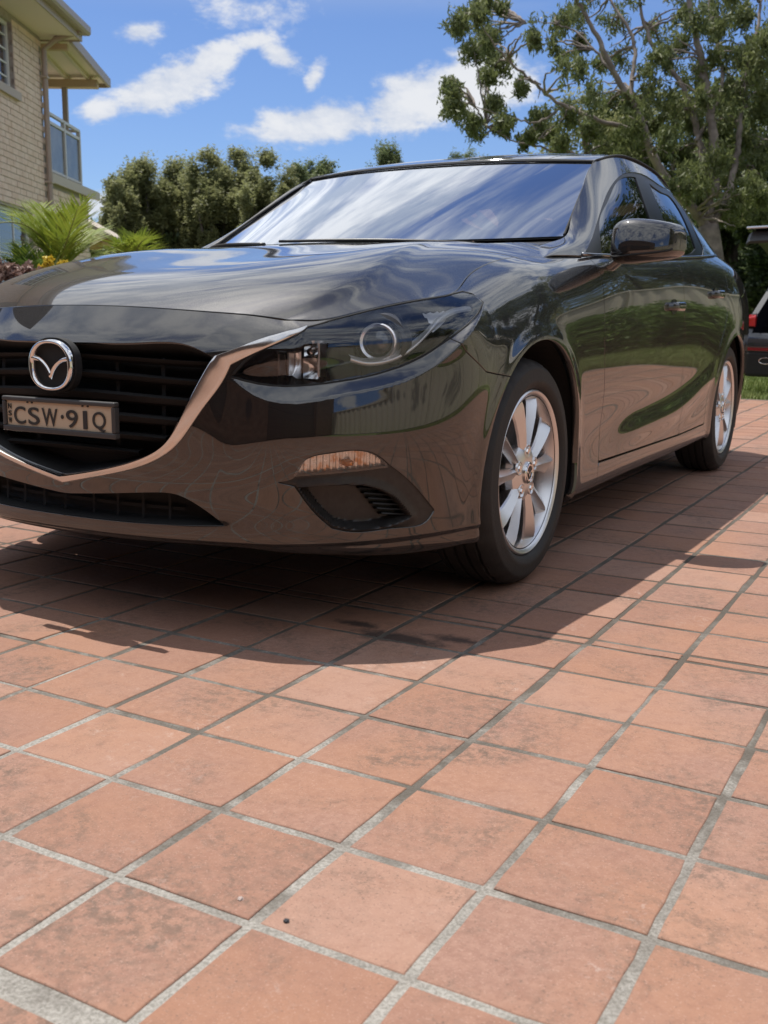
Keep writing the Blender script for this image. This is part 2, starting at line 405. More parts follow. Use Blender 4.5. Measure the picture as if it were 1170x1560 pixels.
def bonnet(S, nu=90, nv=150):
    B = grid_patch(BON, nu, nv, 1e-6, True)
    R9 = S[-1]
    # snap the front and side edges onto the shell's top edge
    def snap(curve, a, b):
        i0 = np.argmin(np.linalg.norm(R9-a, axis=1)); i1 = np.argmin(np.linalg.norm(R9-b, axis=1))
        seg = R9[i0:i1+1]; t = chord(seg); s = chord(curve)
        f = s/s[-1]*t[-1]
        return np.stack([np.interp(f, t, seg[:, k]) for k in range(3)], 1)
    v = np.linspace(0, 1, nv); u = np.linspace(0, 1, nu)
    d0 = snap(B[0], B[0, 0], B[0, -1])-B[0]
    B = B+d0[None]*np.clip(1-v/.25, 0, 1)[:, None, None]**2
    d1 = snap(B[:, -1], B[0, -1], B[-1, -1])-B[:, -1]
    B = B+d1[:, None]*np.clip(1-(1-u)/.3, 0, 1)[None, :, None]**2
    # one smooth height field through the control points and the shut line, free of ripples
    def basis(x, y): return np.stack([x**i*y**j for i in (0, 2, 4, 6, 8) for j in range(6) if i/2+j <= 7], -1)
    C0 = np.array(BON).reshape(-1, 3); Ed = np.concatenate([B[0, ::6], B[::6, -1]])
    Q = np.concatenate([C0, Ed]); wt = np.r_[np.full(len(C0), .45), np.ones(len(Ed))]
    A = basis(Q[:, 0], Q[:, 1])*wt[:, None]; sc = np.linalg.norm(A, axis=0)
    cf = np.linalg.lstsq(np.r_[A/sc, 2e-3*np.eye(len(sc))], np.r_[Q[:, 2]*wt, np.zeros(len(sc))], rcond=None)[0]/sc
    Z = basis(B[..., 0], B[..., 1])@cf
    r1 = (B[:, -1, 2]-Z[:, -1])[:, None]*np.clip(1-(1-u)/.22, 0, 1)[None]**2
    r0 = (B[0, :, 2]-Z[0])[None]*np.clip(1-v/.10, 0, 1)[:, None]**2
    if globals().get('DBG'): print('bonnet residual', np.abs(B[:, -1, 2]-Z[:, -1]).max(), np.abs(B[0, :, 2]-Z[0]).max(), np.abs(B[..., 2]-Z).max())
    B[..., 2] = Z+r1+r0
    return B
# upper side (A pillar, window band, C pillar): bottom and top points
SU_B = [(.772,.235,.930),(.778,.28,.944),(.79,.36,.955),(.82,.50,.960),(.838,.70,.967),(.846,1.0,.978),(.847,1.35,.994),(.845,1.75,1.017),(.835,2.15,1.042),(.81,2.5,1.066),(.775,2.8,1.074),(.735,3.05,1.079)]
SU_T = [(.69,.40,.978),(.715,.47,.998),(.735,.58,1.025),(.715,.69,1.085),(.682,.88,1.20),(.648,1.07,1.308),(.640,1.32,1.385),(.648,1.72,1.408),(.638,2.1,1.388),(.615,2.45,1.325),(.60,2.75,1.228),(.63,3.02,1.125)]
def upper_side():
    b = np.array(SU_B); t = np.array(SU_T); rows = []
    for f in (0, .33, .67, 1):
        p = b+(t-b)*f; bul = 4*f*(1-f)*.018
        p[:, 0] += bul; rows.append(p)
    return grid_patch(np.array(rows), 260, 60, 1e-6)
WS_T = [(0,1.055,1.352),(.22,1.068,1.352),(.44,1.105,1.349),(.632,1.155,1.343)]
WS_B = [(0,.31,1.012),(.25,.34,1.013),(.5,.44,1.019),(.722,.61,1.034)]
def windshield():
    t = np.array(WS_T); b = np.array(WS_B); rows = []
    for f in (0, .35, .7, 1):
        p = b+(t-b)*f; p[:, 2] += 4*f*(1-f)*.002
        rows.append(p)
    return grid_patch(np.array(rows), 60, 60, 1e-6, True)
ROOF = [[(0,1.085,1.366),(.22,1.095,1.365),(.44,1.12,1.360),(.635,1.165,1.349)],
 [(0,1.4,1.428),(.22,1.4,1.426),(.44,1.4,1.416),(.640,1.4,1.397)],
 [(0,1.75,1.447),(.22,1.75,1.445),(.44,1.75,1.434),(.648,1.75,1.409)],
 [(0,2.15,1.425),(.22,2.15,1.423),(.44,2.15,1.412),(.637,2.12,1.386)],
 [(0,2.5,1.368),(.21,2.49,1.367),(.42,2.48,1.356),(.612,2.45,1.325)]]
# ---------------------------------------------------------------- ground: tiled driveway, lawn, far ground
PITCH = .22499; TX, TY = 5.3698, 8.0237
def joint(i, j): return ((i+TX)*PITCH, (j-TY)*PITCH)
def tile_mat():
    def fn(T, b, o):
        oi = T.n('ShaderNodeObjectInfo'); g = T.n('ShaderNodeNewGeometry')
        at = T.n('ShaderNodeAttribute', attribute_name='tone').outputs['Fac']
        pos = g.outputs['Position']
        big = T.noise(pos, 1.1, 3, .6); med = T.noise(pos, 9, 6, .62, .4); fine = T.noise(pos, 70, 6, .7)
        rnd = T.math('ADD', T.math('MULTIPLY', oi.outputs['Random'], 1.0), at)
        c = T.mix(T.ramp(fine, .3, .72), (.250, .136, .100), (.328, .192, .142))
        c = T.mix(T.math('MULTIPLY', T.ramp(med, .45, .72), .45), c, (.335, .200, .148))
        c = T.mix(T.math('MULTIPLY', T.math('FRACT', rnd), .65), c, (.270, .135, .088))
        c = T.mix(T.math('MULTIPLY', T.ramp(T.math('FRACT', T.math('MULTIPLY', rnd, 7.31)), .6, 1.0), .45), c, (.40, .25, .185))
        # firing tones: orange and rose areas
        c = T.mix(T.math('MULTIPLY', T.ramp(T.noise(pos, 1.9, 4, .6), .42, .64), .38), c, (.345, .170, .095))
        c = T.mix(T.math('MULTIPLY', T.ramp(T.noise(pos, 26, 5, .7, .5), .48, .70), .38), c, (.225, .112, .078))
        # worn dirt and tyre grime
        d1 = T.noise(pos, 3.3, 7, .68, .8); d2 = T.noise(pos, 42, 6, .78)
        dirt = T.math('MULTIPLY', T.ramp(d1, .46, .70), T.ramp(d2, .40, .62))
        c = T.mix(T.math('MULTIPLY', dirt, .85), c, (.115, .082, .062))
        spk = T.math('MULTIPLY', T.ramp(T.noise(pos, 230, 3, .65), .56, .70), T.math('ADD', .22, T.math('MULTIPLY', T.ramp(d1, .38, .62), .55)))
        c = T.mix(spk, c, (.12, .08, .062))
        c = T.mix(T.math('MULTIPLY', T.ramp(T.noise(pos, 310, 2, .6), .58, .72), .35), c, (.50, .33, .26))
        # pale scuffs and lime bloom
        pale = T.math('MULTIPLY', T.ramp(T.noise(pos, 4.6, 4, .6, 1.0), .56, .74), T.ramp(T.noise(pos, 60, 6, .75, .6), .50, .68))
        c = T.mix(T.math('MULTIPLY', pale, .45), c, (.50, .41, .36))
        # oil marks on the drive in front of the wheel
        sx = T.n('ShaderNodeSeparateXYZ', {0: pos}).outputs; wob = T.math('MULTIPLY', T.math('SUBTRACT', T.noise(pos, 14, 6, .7), .5), .34)
        for ox, oy, rx, ry in ((.80, -.66, .17, .05), (.93, -.60, .12, .035), (.66, -.61, .10, .03)):
            ex = T.math('DIVIDE', T.math('SUBTRACT', sx[0], ox), rx); ey = T.math('DIVIDE', T.math('SUBTRACT', sx[1], oy), ry)
            dd = T.math('ADD', T.math('SQRT', T.math('ADD', T.math('MULTIPLY', ex, ex), T.math('MULTIPLY', ey, ey))), T.math('MULTIPLY', wob, 6.0))
            c = T.mix(T.math('MULTIPLY', T.ramp(dd, 1.0, .3), .85), c, (.035, .028, .025))
        T.link(c, b.inputs['Base Color'])
        h = T.math('ADD', T.math('MULTIPLY', fine, .5), T.math('MULTIPLY', med, 1.2))
        T.link(T.n('ShaderNodeBump', {'Strength': .5, 'Distance': .003, 'Height': h}).outputs[0], b.inputs['Normal'])
        T.link(T.n('ShaderNodeMapRange', {0: med, 1: .3, 2: .7, 3: .62, 4: .85}).outputs[0], b.inputs['Roughness'])
    return mat('terracotta', rough=.75, spec=.3, fn=fn)
def grout_mat():
    def fn(T, b, o):
        pos = T.n('ShaderNodeNewGeometry').outputs['Position']
        n = T.noise(pos, 5, 5, .65, .5); f = T.noise(pos, 190, 4, .7)
        c = T.mix(T.ramp(f, .3, .7), (.24, .225, .195), (.44, .41, .37))
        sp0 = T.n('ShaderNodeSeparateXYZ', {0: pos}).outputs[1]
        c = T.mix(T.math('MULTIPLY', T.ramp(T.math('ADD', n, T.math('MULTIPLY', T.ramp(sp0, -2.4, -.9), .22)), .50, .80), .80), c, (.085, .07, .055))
        # joint colour turns darker towards the rear, with a ragged edge
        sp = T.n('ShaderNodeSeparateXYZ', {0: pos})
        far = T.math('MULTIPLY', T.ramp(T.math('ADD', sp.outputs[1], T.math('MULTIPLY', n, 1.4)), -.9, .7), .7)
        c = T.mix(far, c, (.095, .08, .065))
        T.link(c, b.inputs['Base Color'])
        T.link(T.n('ShaderNodeBump', {'Strength': 1.0, 'Distance': .004, 'Height': T.math('ADD', f, n)}).outputs[0], b.inputs['Normal'])
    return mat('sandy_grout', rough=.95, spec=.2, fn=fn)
def ground():
    mb = MB(); mb.add([(-3.9, -5.9, -.0008), (5.6, -5.9, -.0008), (5.6, 8.0, -.0008), (-3.9, 8.0, -.0008)], [(0, 1, 2, 3)])
    drive = mb.build('driveway', grout_mat(), kind='structure')
    tag(drive, 'terracotta tiled driveway with sandy grey joints under the dark car')
    TM = tile_mat(); G = .0140
    def tile_geo(i, j, seed):
        r = np.random.default_rng(seed)
        x0, y0 = joint(i, j); x1, y1 = joint(i+1, j+1)
        if j == 5: y1 -= PITCH*.08
        if j == 6: y0 += PITCH*.13
        if j == 999: y0, y1 = joint(i, 5.92)[1], joint(i, 6.13)[1]
        if j <= -2 : y0 -= .028; y1 -= .028
        if j == -2: y1 += .004
        g = G*(1.0+.10*r.standard_normal())/2
        x0 += g+r.normal(0, .0012); x1 -= g+r.normal(0, .0012); y0 += g+r.normal(0, .0012); y1 -= g+r.normal(0, .0012)
        nseg = 5; pts = []
        c = [(x0, y0), (x1, y0), (x1, y1), (x0, y1)]
        for k in range(4):
            a, b = np.array(c[k]), np.array(c[(k+1) % 4])
            for q in range(nseg):
                f = q/nseg; p = a+(b-a)*f
                if q == 0:
                    for off in (-.0035, .0035):
                        pass
                jit = r.normal(0, .0007, 2)
                pts.append(p+jit)
        P = np.array(pts); ctr = P.mean(0); n = len(P)
        tilt = r.normal(0, .0035, 2); z0 = r.normal(.0012, .0005)
        def ring(ins, z):
            d = ctr-P; L = np.maximum(np.abs(d).max(1), 1e-6)[:, None]
            Q = P+d/L*ins
            return np.c_[Q, z+(Q-ctr)@tilt]
        V = np.concatenate([ring(0, np.full(n, -.006)), ring(.0004, z0-.0016), ring(.0018, z0-.0004), ring(.005, z0)])
        F = []
        for a in range(3):
            for k in range(n): F.append((a*n+k, a*n+(k+1) % n, (a+1)*n+(k+1) % n, (a+1)*n+k))
        F.append(tuple(range(3*n, 4*n)))
        return V, F
    cells = []
    for i in range(-23, 20):
        for j in [*range(-32, 43), 999]:
            x, y = joint(i+.5, 6 if j == 999 else j+.5)
            if not (-3.75 < x < 5.55 and -5.8 < y < 7.95): continue
            d = np.array([x, y, 0])-CAM; z = d@FWD
            vis = 0
            if z > .3:
                u = 585+1577.19*(d@RIGHT)/z; v = 780+1577.19*(d@DOWN)/z
                if -110 < u < 1280 and v < 1700: vis = 1/z**2
            cells.append((vis, i, j))
    cells.sort(reverse=True)
    bulk = MB(); tones = []
    for k, (vis, i, j) in enumerate(cells):
        V, F = tile_geo(i, j, (i+50)*1000+j+60)
        if k < 300:
            o = link('tile', mesh_from('tile', V, F, TM), drive)
        else:
            bulk.add(V, F); tones += [((i*7919+j*104729) % 997)/997]*len(V)
    o = bulk.build('tile_field', TM, drive, kind='stuff')
    a = o.data.attributes.new('tone', 'FLOAT', 'POINT'); a.data.foreach_set('value', np.array(tones, np.float32))
    # far ground and lawn
    earth = mat('earth', fn=vary(.4, (.10, .088, .066), (.15, .125, .095), bump=.3), rough=.95)
    mb = MB(); mb.add([(-900, -900, -.06), (900, -900, -.06), (900, 1500, -.06), (-900, 1500, -.06)], [(0, 1, 2, 3)])
    tag(mb.build('ground', earth, kind='structure'), 'dry grassy ground running off behind the trees')
    gm = mat('lawn_soil', fn=vary(3, (.10, .15, .03), (.17, .22, .055)), rough=.9)
    mb = MB(); mb.add([(-16, 8.0, -.02), (24, 8.0, -.02), (24, 40, -.02), (-16, 40, -.02)], [(0, 1, 2, 3)])
    mb.add([(5.6, -12, -.02), (7.3, -12, -.02), (7.3, 8.0, -.02), (5.6, 8.0, -.02)], [(0, 1, 2, 3)])
    lawn = mb.build('lawn', gm, kind='structure'); tag(lawn, 'bright green lawn beyond the tiles')
    n = 42000; r = np.random.default_rng(3)
    x = np.concatenate([r.uniform(-4.5, 4, n), r.uniform(5.62, 7.2, 16000)]); y = np.concatenate([8.02+r.random(n)**1.6*7, r.uniform(-2, 8, 16000)])
    h = r.uniform(.03, .075, len(x)); th = r.uniform(0, 6.28, len(x)); w = .006+.004*r.random(len(x))
    dx, dy = np.cos(th)*w, np.sin(th)*w; lx, ly = r.normal(0, .025, (2, len(x)))
    V = np.stack([np.c_[x-dx, y-dy, np.full(len(x), -.02)], np.c_[x+dx, y+dy, np.full(len(x), -.02)], np.c_[x+lx, y+ly, h]], 1).reshape(-1, 3)
    gb = mat('grass_blade', fn=vary(1.5, (.15, .20, .045), (.25, .28, .09)), rough=.6)
    g = link('grass', mesh_from('grass', V, np.arange(len(V)).reshape(-1, 3), gb)); tag(g, 'short mown grass at the edge of the tiles', kind='stuff')
ground()
# stone kerb edges of the drive are flush, nothing stands there
# ---------------------------------------------------------------- the brick house on the left
HD = math.radians(-29.0); HDv = np.array([math.sin(HD), math.cos(HD)]); HLv = np.array([math.cos(HD), -math.sin(HD)])
def HM(V):
    """house frame (lateral, depth, height) to world"""
    V = np.atleast_2d(V); return np.c_[CAM[:2]+V[:, :1]*HLv+V[:, 1:2]*HDv, V[:, 2]]
def brick_mat():
    def fn(T, b, o):
        pos = T.n('ShaderNodeNewGeometry').outputs['Position']
        oi = T.n('ShaderNodeObjectInfo').outputs['Random']
        n = T.noise(pos, 6, 4, .6); f = T.noise(pos, 45, 4, .65)
        c = T.mix(T.ramp(n, .35, .65), (.76, .57, .46), (.84, .67, .57))
        c = T.mix(T.math('MULTIPLY', T.ramp(f, .4, .7), .35), c, (.60, .46, .38))
        c = T.mix(T.math('MULTIPLY', oi, .25), c, (.64, .51, .42))
        T.link(c, b.inputs['Base Color'])
        T.link(T.n('ShaderNodeBump', {'Strength': .4, 'Distance': .005, 'Height': f}).outputs[0], b.inputs['Normal'])
    return mat('cream_brick', rough=.88, spec=.25, fn=fn)
def house():
    H = thing('brick_house', 'two storey cream brick house with balcony at the left edge', 'house', tuple(HM([(-5.21, 16.4, 0)])[0]))
    cream = mat('cream_paint', (.62, .55, .43), .45); mortar = mat('mortar', fn=vary(20, (.34, .29, .25), (.42, .37, .32)), rough=.95)
    tan = mat('tan_trim', (.46, .37, .29), .5); white = mat('white_frame', (.75, .74, .70), .4)
    roofm = mat('roof_tile', fn=vary(4, (.16, .13, .11), (.24, .20, .17)), rough=.8); wood = mat('warm_wood', fn=vary(5, (.55, .36, .17), (.68, .46, .24)), rough=.6)
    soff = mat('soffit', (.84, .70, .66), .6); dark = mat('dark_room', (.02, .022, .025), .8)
    glass = glass_mat('window_glass', (.55, .6, .62), .35)
    L0 = -5.21
    # window openings on the main wall: (depth0, depth1, z0, z1)
    wins = [(11.6, 15.2, 3.78, 4.68), (12.2, 15.66, .95, 2.2)]
    B = brick_mat()
    def inwin(d, z): return any(a-.01 < d < b+.01 and c-.005 < z < e+.005 for a, b, c, e in wins)
    # mortar wall cores with openings: strips between windows
    def core(d0, d1, z0, z1):
        mb = MB(); ds = sorted({d0, d1, *[q for w in wins for q in w[:2] if d0 < q < d1]}); zs = sorted({z0, z1, *[q for w in wins for q in w[2:] if z0 < q < z1]})
        for a, b in zip(ds[:-1], ds[1:]):
            for c, e in zip(zs[:-1], zs[1:]):
                if not inwin((a+b)/2, (c+e)/2): mb.box((L0-.24, a, c), (L0-.012, b, e), HM)
        return mb
    core(6, 16.4, 0, 4.785).build('wall', mortar, H)
    mb = MB(); mb.box((L0-.24, 16.4, 0), (L0-.012, 18.6, 2.75), HM); mb.box((-12, 18.4, 0), (L0-.25, 18.6, 2.73), HM); mb.box((-12, 16.2, 2.95), (L0-.25, 16.39, 4.78), HM)
    mb.build('wall', mortar, H)
    bricks = []
    CH, BL = .086, .24
    for wall, (d0, d1, zt) in enumerate(((9.0, 16.4, 4.78), (16.4, 18.6, 2.75))):
        for k in range(int(zt/CH)):
            z = k*CH
            off = (k % 2)*BL/2; d = d1-off
            while d > d0:
                a, b = max(d-BL+.010, d0), min(d, d1)
                mid = (a+b)/2
                segs = [(a, b)]
                for w0, w1, z0, z1 in wins:
                    if wall == 0 and z0-.02 < z+CH/2 < z1+.02:
                        ns = []
                        for s in segs:
                            if s[1] <= w0 or s[0] >= w1: ns.append(s)
                            else:
                                if s[0] < w0: ns.append((s[0], w0))
                                if s[1] > w1: ns.append((w1, s[1]))
                        segs = ns
                for s in segs:
                    if s[1]-s[0] > .03: bricks.append((*s, z))
                d -= BL
    # largest in the picture first
    def score(b):
        p = HM([(L0, (b[0]+b[1])/2, b[2]+.04)])[0]-CAM; zc = p@FWD; u = 585+1577*(p@RIGHT)/zc; v = 780+1577*(p@DOWN)/zc
        return (0 if (u > -15 and -15 < v < 440) else 100)+zc
    bricks.sort(key=score)
    rest = MB()
    for n, (a, b, z) in enumerate(bricks):
        pr_ = random.gauss(0, .0015)
        m = MB() if n < 300 else rest
        m.box((L0-.05, a, z+.004), (L0+pr_, b, z+CH-.007), HM)
        if n < 300: m.build('brick', B, H)
    rest.build('brick_courses', B, H, kind='stuff')
    # windows with frames, bars and panes
    for wi, (a, b, c, e) in enumerate(wins):
        fr = MB(); w = .05
        fr.box((L0-.13, a, c), (L0-.07, b, c+w), HM); fr.box((L0-.13, a, e-w), (L0-.07, b, e), HM)
        fr.box((L0-.13, a, c+w), (L0-.07, a+w, e-w), HM); fr.box((L0-.13, b-w, c+w), (L0-.07, b, e-w), HM)
        f = fr.build('window', white, H)
        nb = 4; bars = MB()
        step = (b-a)/6
        for q in range(1, 6): bars.box((L0-.115, a+q*step-.011, c+w), (L0-.085, a+q*step+.011, e-w), HM)
        nz = 5 if wi == 0 else 2
        for q in range(1, nz): bars.box((L0-.113, a+w, c+(e-c)*q/nz-.011), (L0-.087, b-w, c+(e-c)*q/nz+.011), HM)
        bars.build('glazing_bar', white, f)
        g = MB(); g.box((L0-.103, a+w, c+w), (L0-.097, b-w, e-w), HM); g.build('pane', glass, f)
        bl = MB()
        for q in range(int((e-c)/.06)):
            bl.box((L0-.19, a+.06, c+.03+q*.06), (L0-.185, b-.06, c+.075+q*.06), HM)
        bl.build('blind', mat('blind', (.45, .45, .43), .6), f)
        s = MB(); s.box((L0-.07, a-.10, c-.11), (L0+.05, b+.10, c), HM); s.build('window_sill', tan, f)
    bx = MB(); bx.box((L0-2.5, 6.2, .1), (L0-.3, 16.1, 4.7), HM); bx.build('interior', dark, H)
    # eaves, gutter, roof
    E0 = -4.66
    e = MB(); e.box((L0-.2, 5, 4.79), (E0, 16.55, 4.83), HM); e.build('soffit', soff, H)
    e = MB(); e.box((E0, 5, 4.77), (E0+.025, 16.55, 4.95), HM); e.box((L0-6, 16.552, 4.77), (E0+.025, 16.575, 4.95), HM); e.build('fascia', tan, H)
    e = MB()
    prof = [(0, 0), (.10, 0), (.125, .03), (.125, .12), (.115, .12), (.115, .035), (.0, .012)]
    e.prism(prof, 11.6, lambda V: HM(np.c_[E0+.027+V[:, 0], 5+V[:, 2], 4.86+V[:, 1]])); e.build('gutter', mat('gutter_brown', (.38, .31, .26), .4), H)
    r = MB(); r.add(HM([(-4.56, 5, 4.97), (-4.56, 16.62, 4.97), (-9, 12.2, 6.9), (-9, 5, 6.9)]), [(0, 1, 2, 3)]); r.add(HM([(-4.56, 16.62, 4.97), (-14, 16.62, 4.97), (-9, 12.2, 6.9)]), [(0, 1, 2)]); r.build('roof', roofm, H)
    d = MB(); d.tube(HM([(L0+.06, 16.34, 0), (L0+.06, 16.34, 4.60), (L0+.25, 16.34, 4.75), (-4.60, 16.34, 4.86)]), .042, 10); d.build('downpipe', mat('pipe_tan', (.40, .31, .25), .4), H)
    for z in (1.2, 2.7, 4.2):
        d = MB(); d.box((L0, 16.28, z), (L0+.11, 16.40, z+.03), HM); d.build('pipe_bracket', tan, H)
    # balcony
    sl = MB(); sl.box((-9, 16.46, 2.76), (L0+.03, 19.1, 2.86), HM); sl.build('balcony_slab', tan, H)
    sl = MB(); sl.box((L0+.032, 16.46, 2.73), (L0+.07, 19.1, 2.87), HM); sl.build('slab_fascia', mat('grey_fascia', (.50, .42, .33), .5), H)
    rm_ = mat('rail_metal', (.58, .54, .48), .35); rails = MB()
    for z in (3.76, 3.63): rails.box((L0-.03, 16.5, z-.025), (L0+.02, 18.2, z+.02), HM)
    rails.box((-9, 18.15, 3.735), (L0-.032, 18.2, 3.78), HM); rails.box((-9, 18.15, 3.605), (L0-.032, 18.2, 3.65), HM); rails.box((L0-.03, 16.5, 2.90), (L0+.02, 18.2, 2.935), HM)
    rails.build('handrail', rm_, H)
    for dd in (16.52, 17.35, 18.175):
        p = MB(); p.box((L0-.035, dd-.03, 2.862), (L0+.025, dd+.03, 3.755), HM); p.build('rail_post', rm_, H)
    smoke = mat('grey_panel', fn=vary(2.2, (.10, .10, .105), (.19, .19, .195), rough=(.08, .2)))
    for a, b in ((16.56, 17.31), (17.39, 18.14)):
        p = MB(); p.box((L0-.008, a, 2.94), (L0, b, 3.60), HM); p.build('glass_panel', smoke, H)
    p = MB(); p.box((-8.9, 18.171, 2.94), (L0-.04, 18.179, 3.60), HM); p.build('glass_panel', smoke, H)
    p = MB(); p.box((-5.50, 18.3, 2.862), (-5.42, 18.38, 4.55), HM); p.build('balcony_post', mat('post_tan', (.42, .33, .25), .5), H)
    def sl_(V):
        V = np.array(V, float); V[:, 2] -= (V[:, 1]-16.7)*.09; return HM(V)
    rf = MB(); rf.box((-9, 16.6, 4.80), (-4.83, 18.7, 4.84), sl_); rf.build('balcony_roof', soff, H)
    for q in range(8):
        bt = MB(); lx = -5.05-q*.36; bt.box((lx-.03, 16.65, 4.745), (lx+.03, 18.6, 4.798), sl_); bt.build('batten', cream, H)
    bm = MB(); bm.box((-9, 18.28, 4.62), (-4.90, 18.40, 4.742), sl_); bm.build('beam', mat('beam_tan', (.58, .42, .24), .55), H)
    bm = MB(); bm.box((-9, 16.602, 4.66), (-4.88, 16.68, 4.742), sl_); bm.build('beam', mat('beam_tan'), H)
    bm = MB(); bm.box((-4.828, 16.55, 4.74), (-4.78, 18.72, 4.88), sl_); bm.box((-9, 18.702, 4.74), (-4.832, 18.74, 4.88), sl_); bm.build('roof_edge', mat('gutter_brown'), H)
    # porch roof lower down past the corner
    pr_ = MB(); pr_.add(HM([(-6.3, 19.0, 2.86), (-6.3, 20.2, 2.86), (-4.90, 20.2, 2.12), (-4.90, 19.0, 2.12), (-6.3, 19.0, 2.76), (-6.3, 20.2, 2.76), (-4.90, 20.2, 2.02), (-4.90, 19.0, 2.02)]),
                    [(0, 1, 2, 3), (7, 6, 5, 4), (0, 3, 7, 4), (1, 5, 6, 2), (3, 2, 6, 7), (0, 4, 5, 1)]); pr_.build('porch_roof', mat('grey_fascia'), H)
    pr_ = MB(); pr_.add(HM([(-6.3, 19.02, 2.752), (-6.3, 20.18, 2.752), (-4.93, 20.18, 2.028), (-4.93, 19.02, 2.028)]), [(3, 2, 1, 0)]); pr_.build('porch_ceiling', wood, H)
    pr_ = MB(); pr_.box((-6.3, 20.0, 1.95), (-5.13, 20.1, 2.06), HM); pr_.box((-5.12, 19.05, 1.93), (-5.02, 20.1, 2.05), HM); pr_.box((-6.3, 19.05, 2.10), (-5.3, 19.1, 2.25), HM); pr_.add(HM([(-6.3, 20.12, 2.06), (-5.02, 20.12, 2.06), (-6.3, 20.12, 2.72)]), [(0, 1, 2)])
    pr_.build('porch_beam', wood, H)
    pr_ = MB(); pr_.box((-5.12, 20.0, 0), (-5.02, 20.1, 1.928), HM); pr_.build('porch_post', wood, H)
def glass_mat(name, tint, refl):
    if name in MATS: return MATS[name]
    m = bpy.data.materials.new(name); m.use_nodes = True; T = NT(m.node_tree)
    fr = T.n('ShaderNodeFresnel', {'IOR': 1.5})
    g = T.n('ShaderNodeBsdfGlossy', {'Color': (.95, .97, 1, 1), 'Roughness': .012}); t = T.n('ShaderNodeBsdfTransparent', {0: (*tint, 1)})
    f = T.math('ADD', T.math('MULTIPLY', fr.outputs[0], 1.1), refl*.35, clamp=True)
    mx = T.n('ShaderNodeMixShader', {0: f, 1: t.outputs[0], 2: g.outputs[0]}); T.n('ShaderNodeOutputMaterial', {0: mx.outputs[0]})
    MATS[name] = m; return m
house()
# ---------------------------------------------------------------- trees and plants
def at(u, v, z):
    """point seen at photo pixel (u, v), z metres along the viewing axis: used once, to site the trees"""
    return CAM+z*(FWD+RIGHT*(u-585)/1577.19+DOWN*(v-780)/1577.19)
def leaf_mat(name, c1, c2, c3=None, trans=.25, scale=1.3):
    def fn(T, b, o):
        g = T.n('ShaderNodeNewGeometry'); r = T.noise(g.outputs['Position'], scale, 3, .6)
        isl = T.n('ShaderNodeAttribute', attribute_name='tone').outputs['Fac']
        c = T.mix(T.ramp(r, .3, .7), c1, c2)
        c = T.mix(T.math('MULTIPLY', isl, .6), c, c3 or c2)
        T.link(c, b.inputs['Base Color'])
        tr = T.n('ShaderNodeBsdfTranslucent', {0: c}); mx = T.n('ShaderNodeMixShader', {0: trans, 1: b.outputs[0], 2: tr.outputs[0]})
        T.link(mx.outputs[0], o.inputs[0])
    return mat(name, rough=.5, spec=.35, fn=fn)
def bark_mat(name, c1, c2):
    return mat(name, fn=vary(3.5, c1, c2, bump=.7, bscale=14), rough=.9)
def leaves(ctr, size, width, r, droop=.6, flat=False):
    """one small diamond face per leaf"""
    n = len(ctr); d = r.normal(0, 1, (n, 3)); d[:, 2] -= droop*1.6; 
    if flat: d[:, 2] *= .45
    d /= np.linalg.norm(d, axis=1)[:, None]
    s = np.cross(d, r.normal(0, .65, (n, 3))+(np.array([-.2, 0, 1.0]) if flat else 0)); s /= np.linalg.norm(s, axis=1)[:, None]
    L = size*r.uniform(.6, 1.3, n)[:, None]; W = width*r.uniform(.7, 1.3, n)[:, None]
    bend = np.cross(d, s)*L*.12
    V = np.stack([ctr-d*L*.5, ctr+s*W*.5+bend, ctr+d*L*.5, ctr-s*W*.5+bend], 1).reshape(-1, 3)
    return V, np.arange(4*n).reshape(-1, 4)
def crown(name, clumps, per, size, width, m, parent, r, droop=.6, shell_pow=.6, flat=False):
    """clumps: (centre, radii); leaves gather towards the outside of each clump, in sprays"""
    C_ = []; tone = []
    for c, rad, k in clumps:
        n = int(per*k); ns = max(3, n//14)
        d = r.normal(0, 1, (ns, 3)); d /= np.linalg.norm(d, axis=1)[:, None]
        sp = d*(r.random(ns)**shell_pow)[:, None]
        idx = r.integers(0, ns, n)
        p = sp[idx]*np.asarray(rad)+r.normal(0, 1, (n, 3))*np.asarray(rad)*.19+c
        C_.append(p); tone.append(np.clip(r.random(ns)[idx]*.8+r.random(n)*.3, 0, 1))
    C_ = np.concatenate(C_); tone = np.repeat(np.concatenate(tone), 4)
    V, F = leaves(C_, size, width, r, droop, flat)
    o = link(name, mesh_from(name, V, F, m), parent)
    a = o.data.attributes.new('tone', 'FLOAT', 'POINT'); a.data.foreach_set('value', tone.astype(np.float32))
    return o
def limb(mb, P, r0, r1, n=7, wob=0.0, r=None, seg=8):
    P = smooth_curve(P, seg*max(1, len(P)-1)+1)
    if wob: P[1:-1] += r.normal(0, wob, (len(P)-2, 3))
    mb.tube(P, np.linspace(r0, r1, len(P)), n)
    return P
olive = leaf_mat('gum_leaf_olive', (.20, .22, .085), (.26, .275, .12), (.32, .315, .15), .55)
greyg = leaf_mat('gum_leaf_grey', (.12, .165, .062), (.185, .225, .095), (.25, .28, .13), .42)
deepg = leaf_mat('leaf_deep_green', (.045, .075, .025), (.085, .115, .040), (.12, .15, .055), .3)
bark = bark_mat('gum_bark', (.12, .095, .078), (.30, .25, .21)); dbark = bark_mat('dark_bark', (.07, .055, .045), (.15, .12, .10))
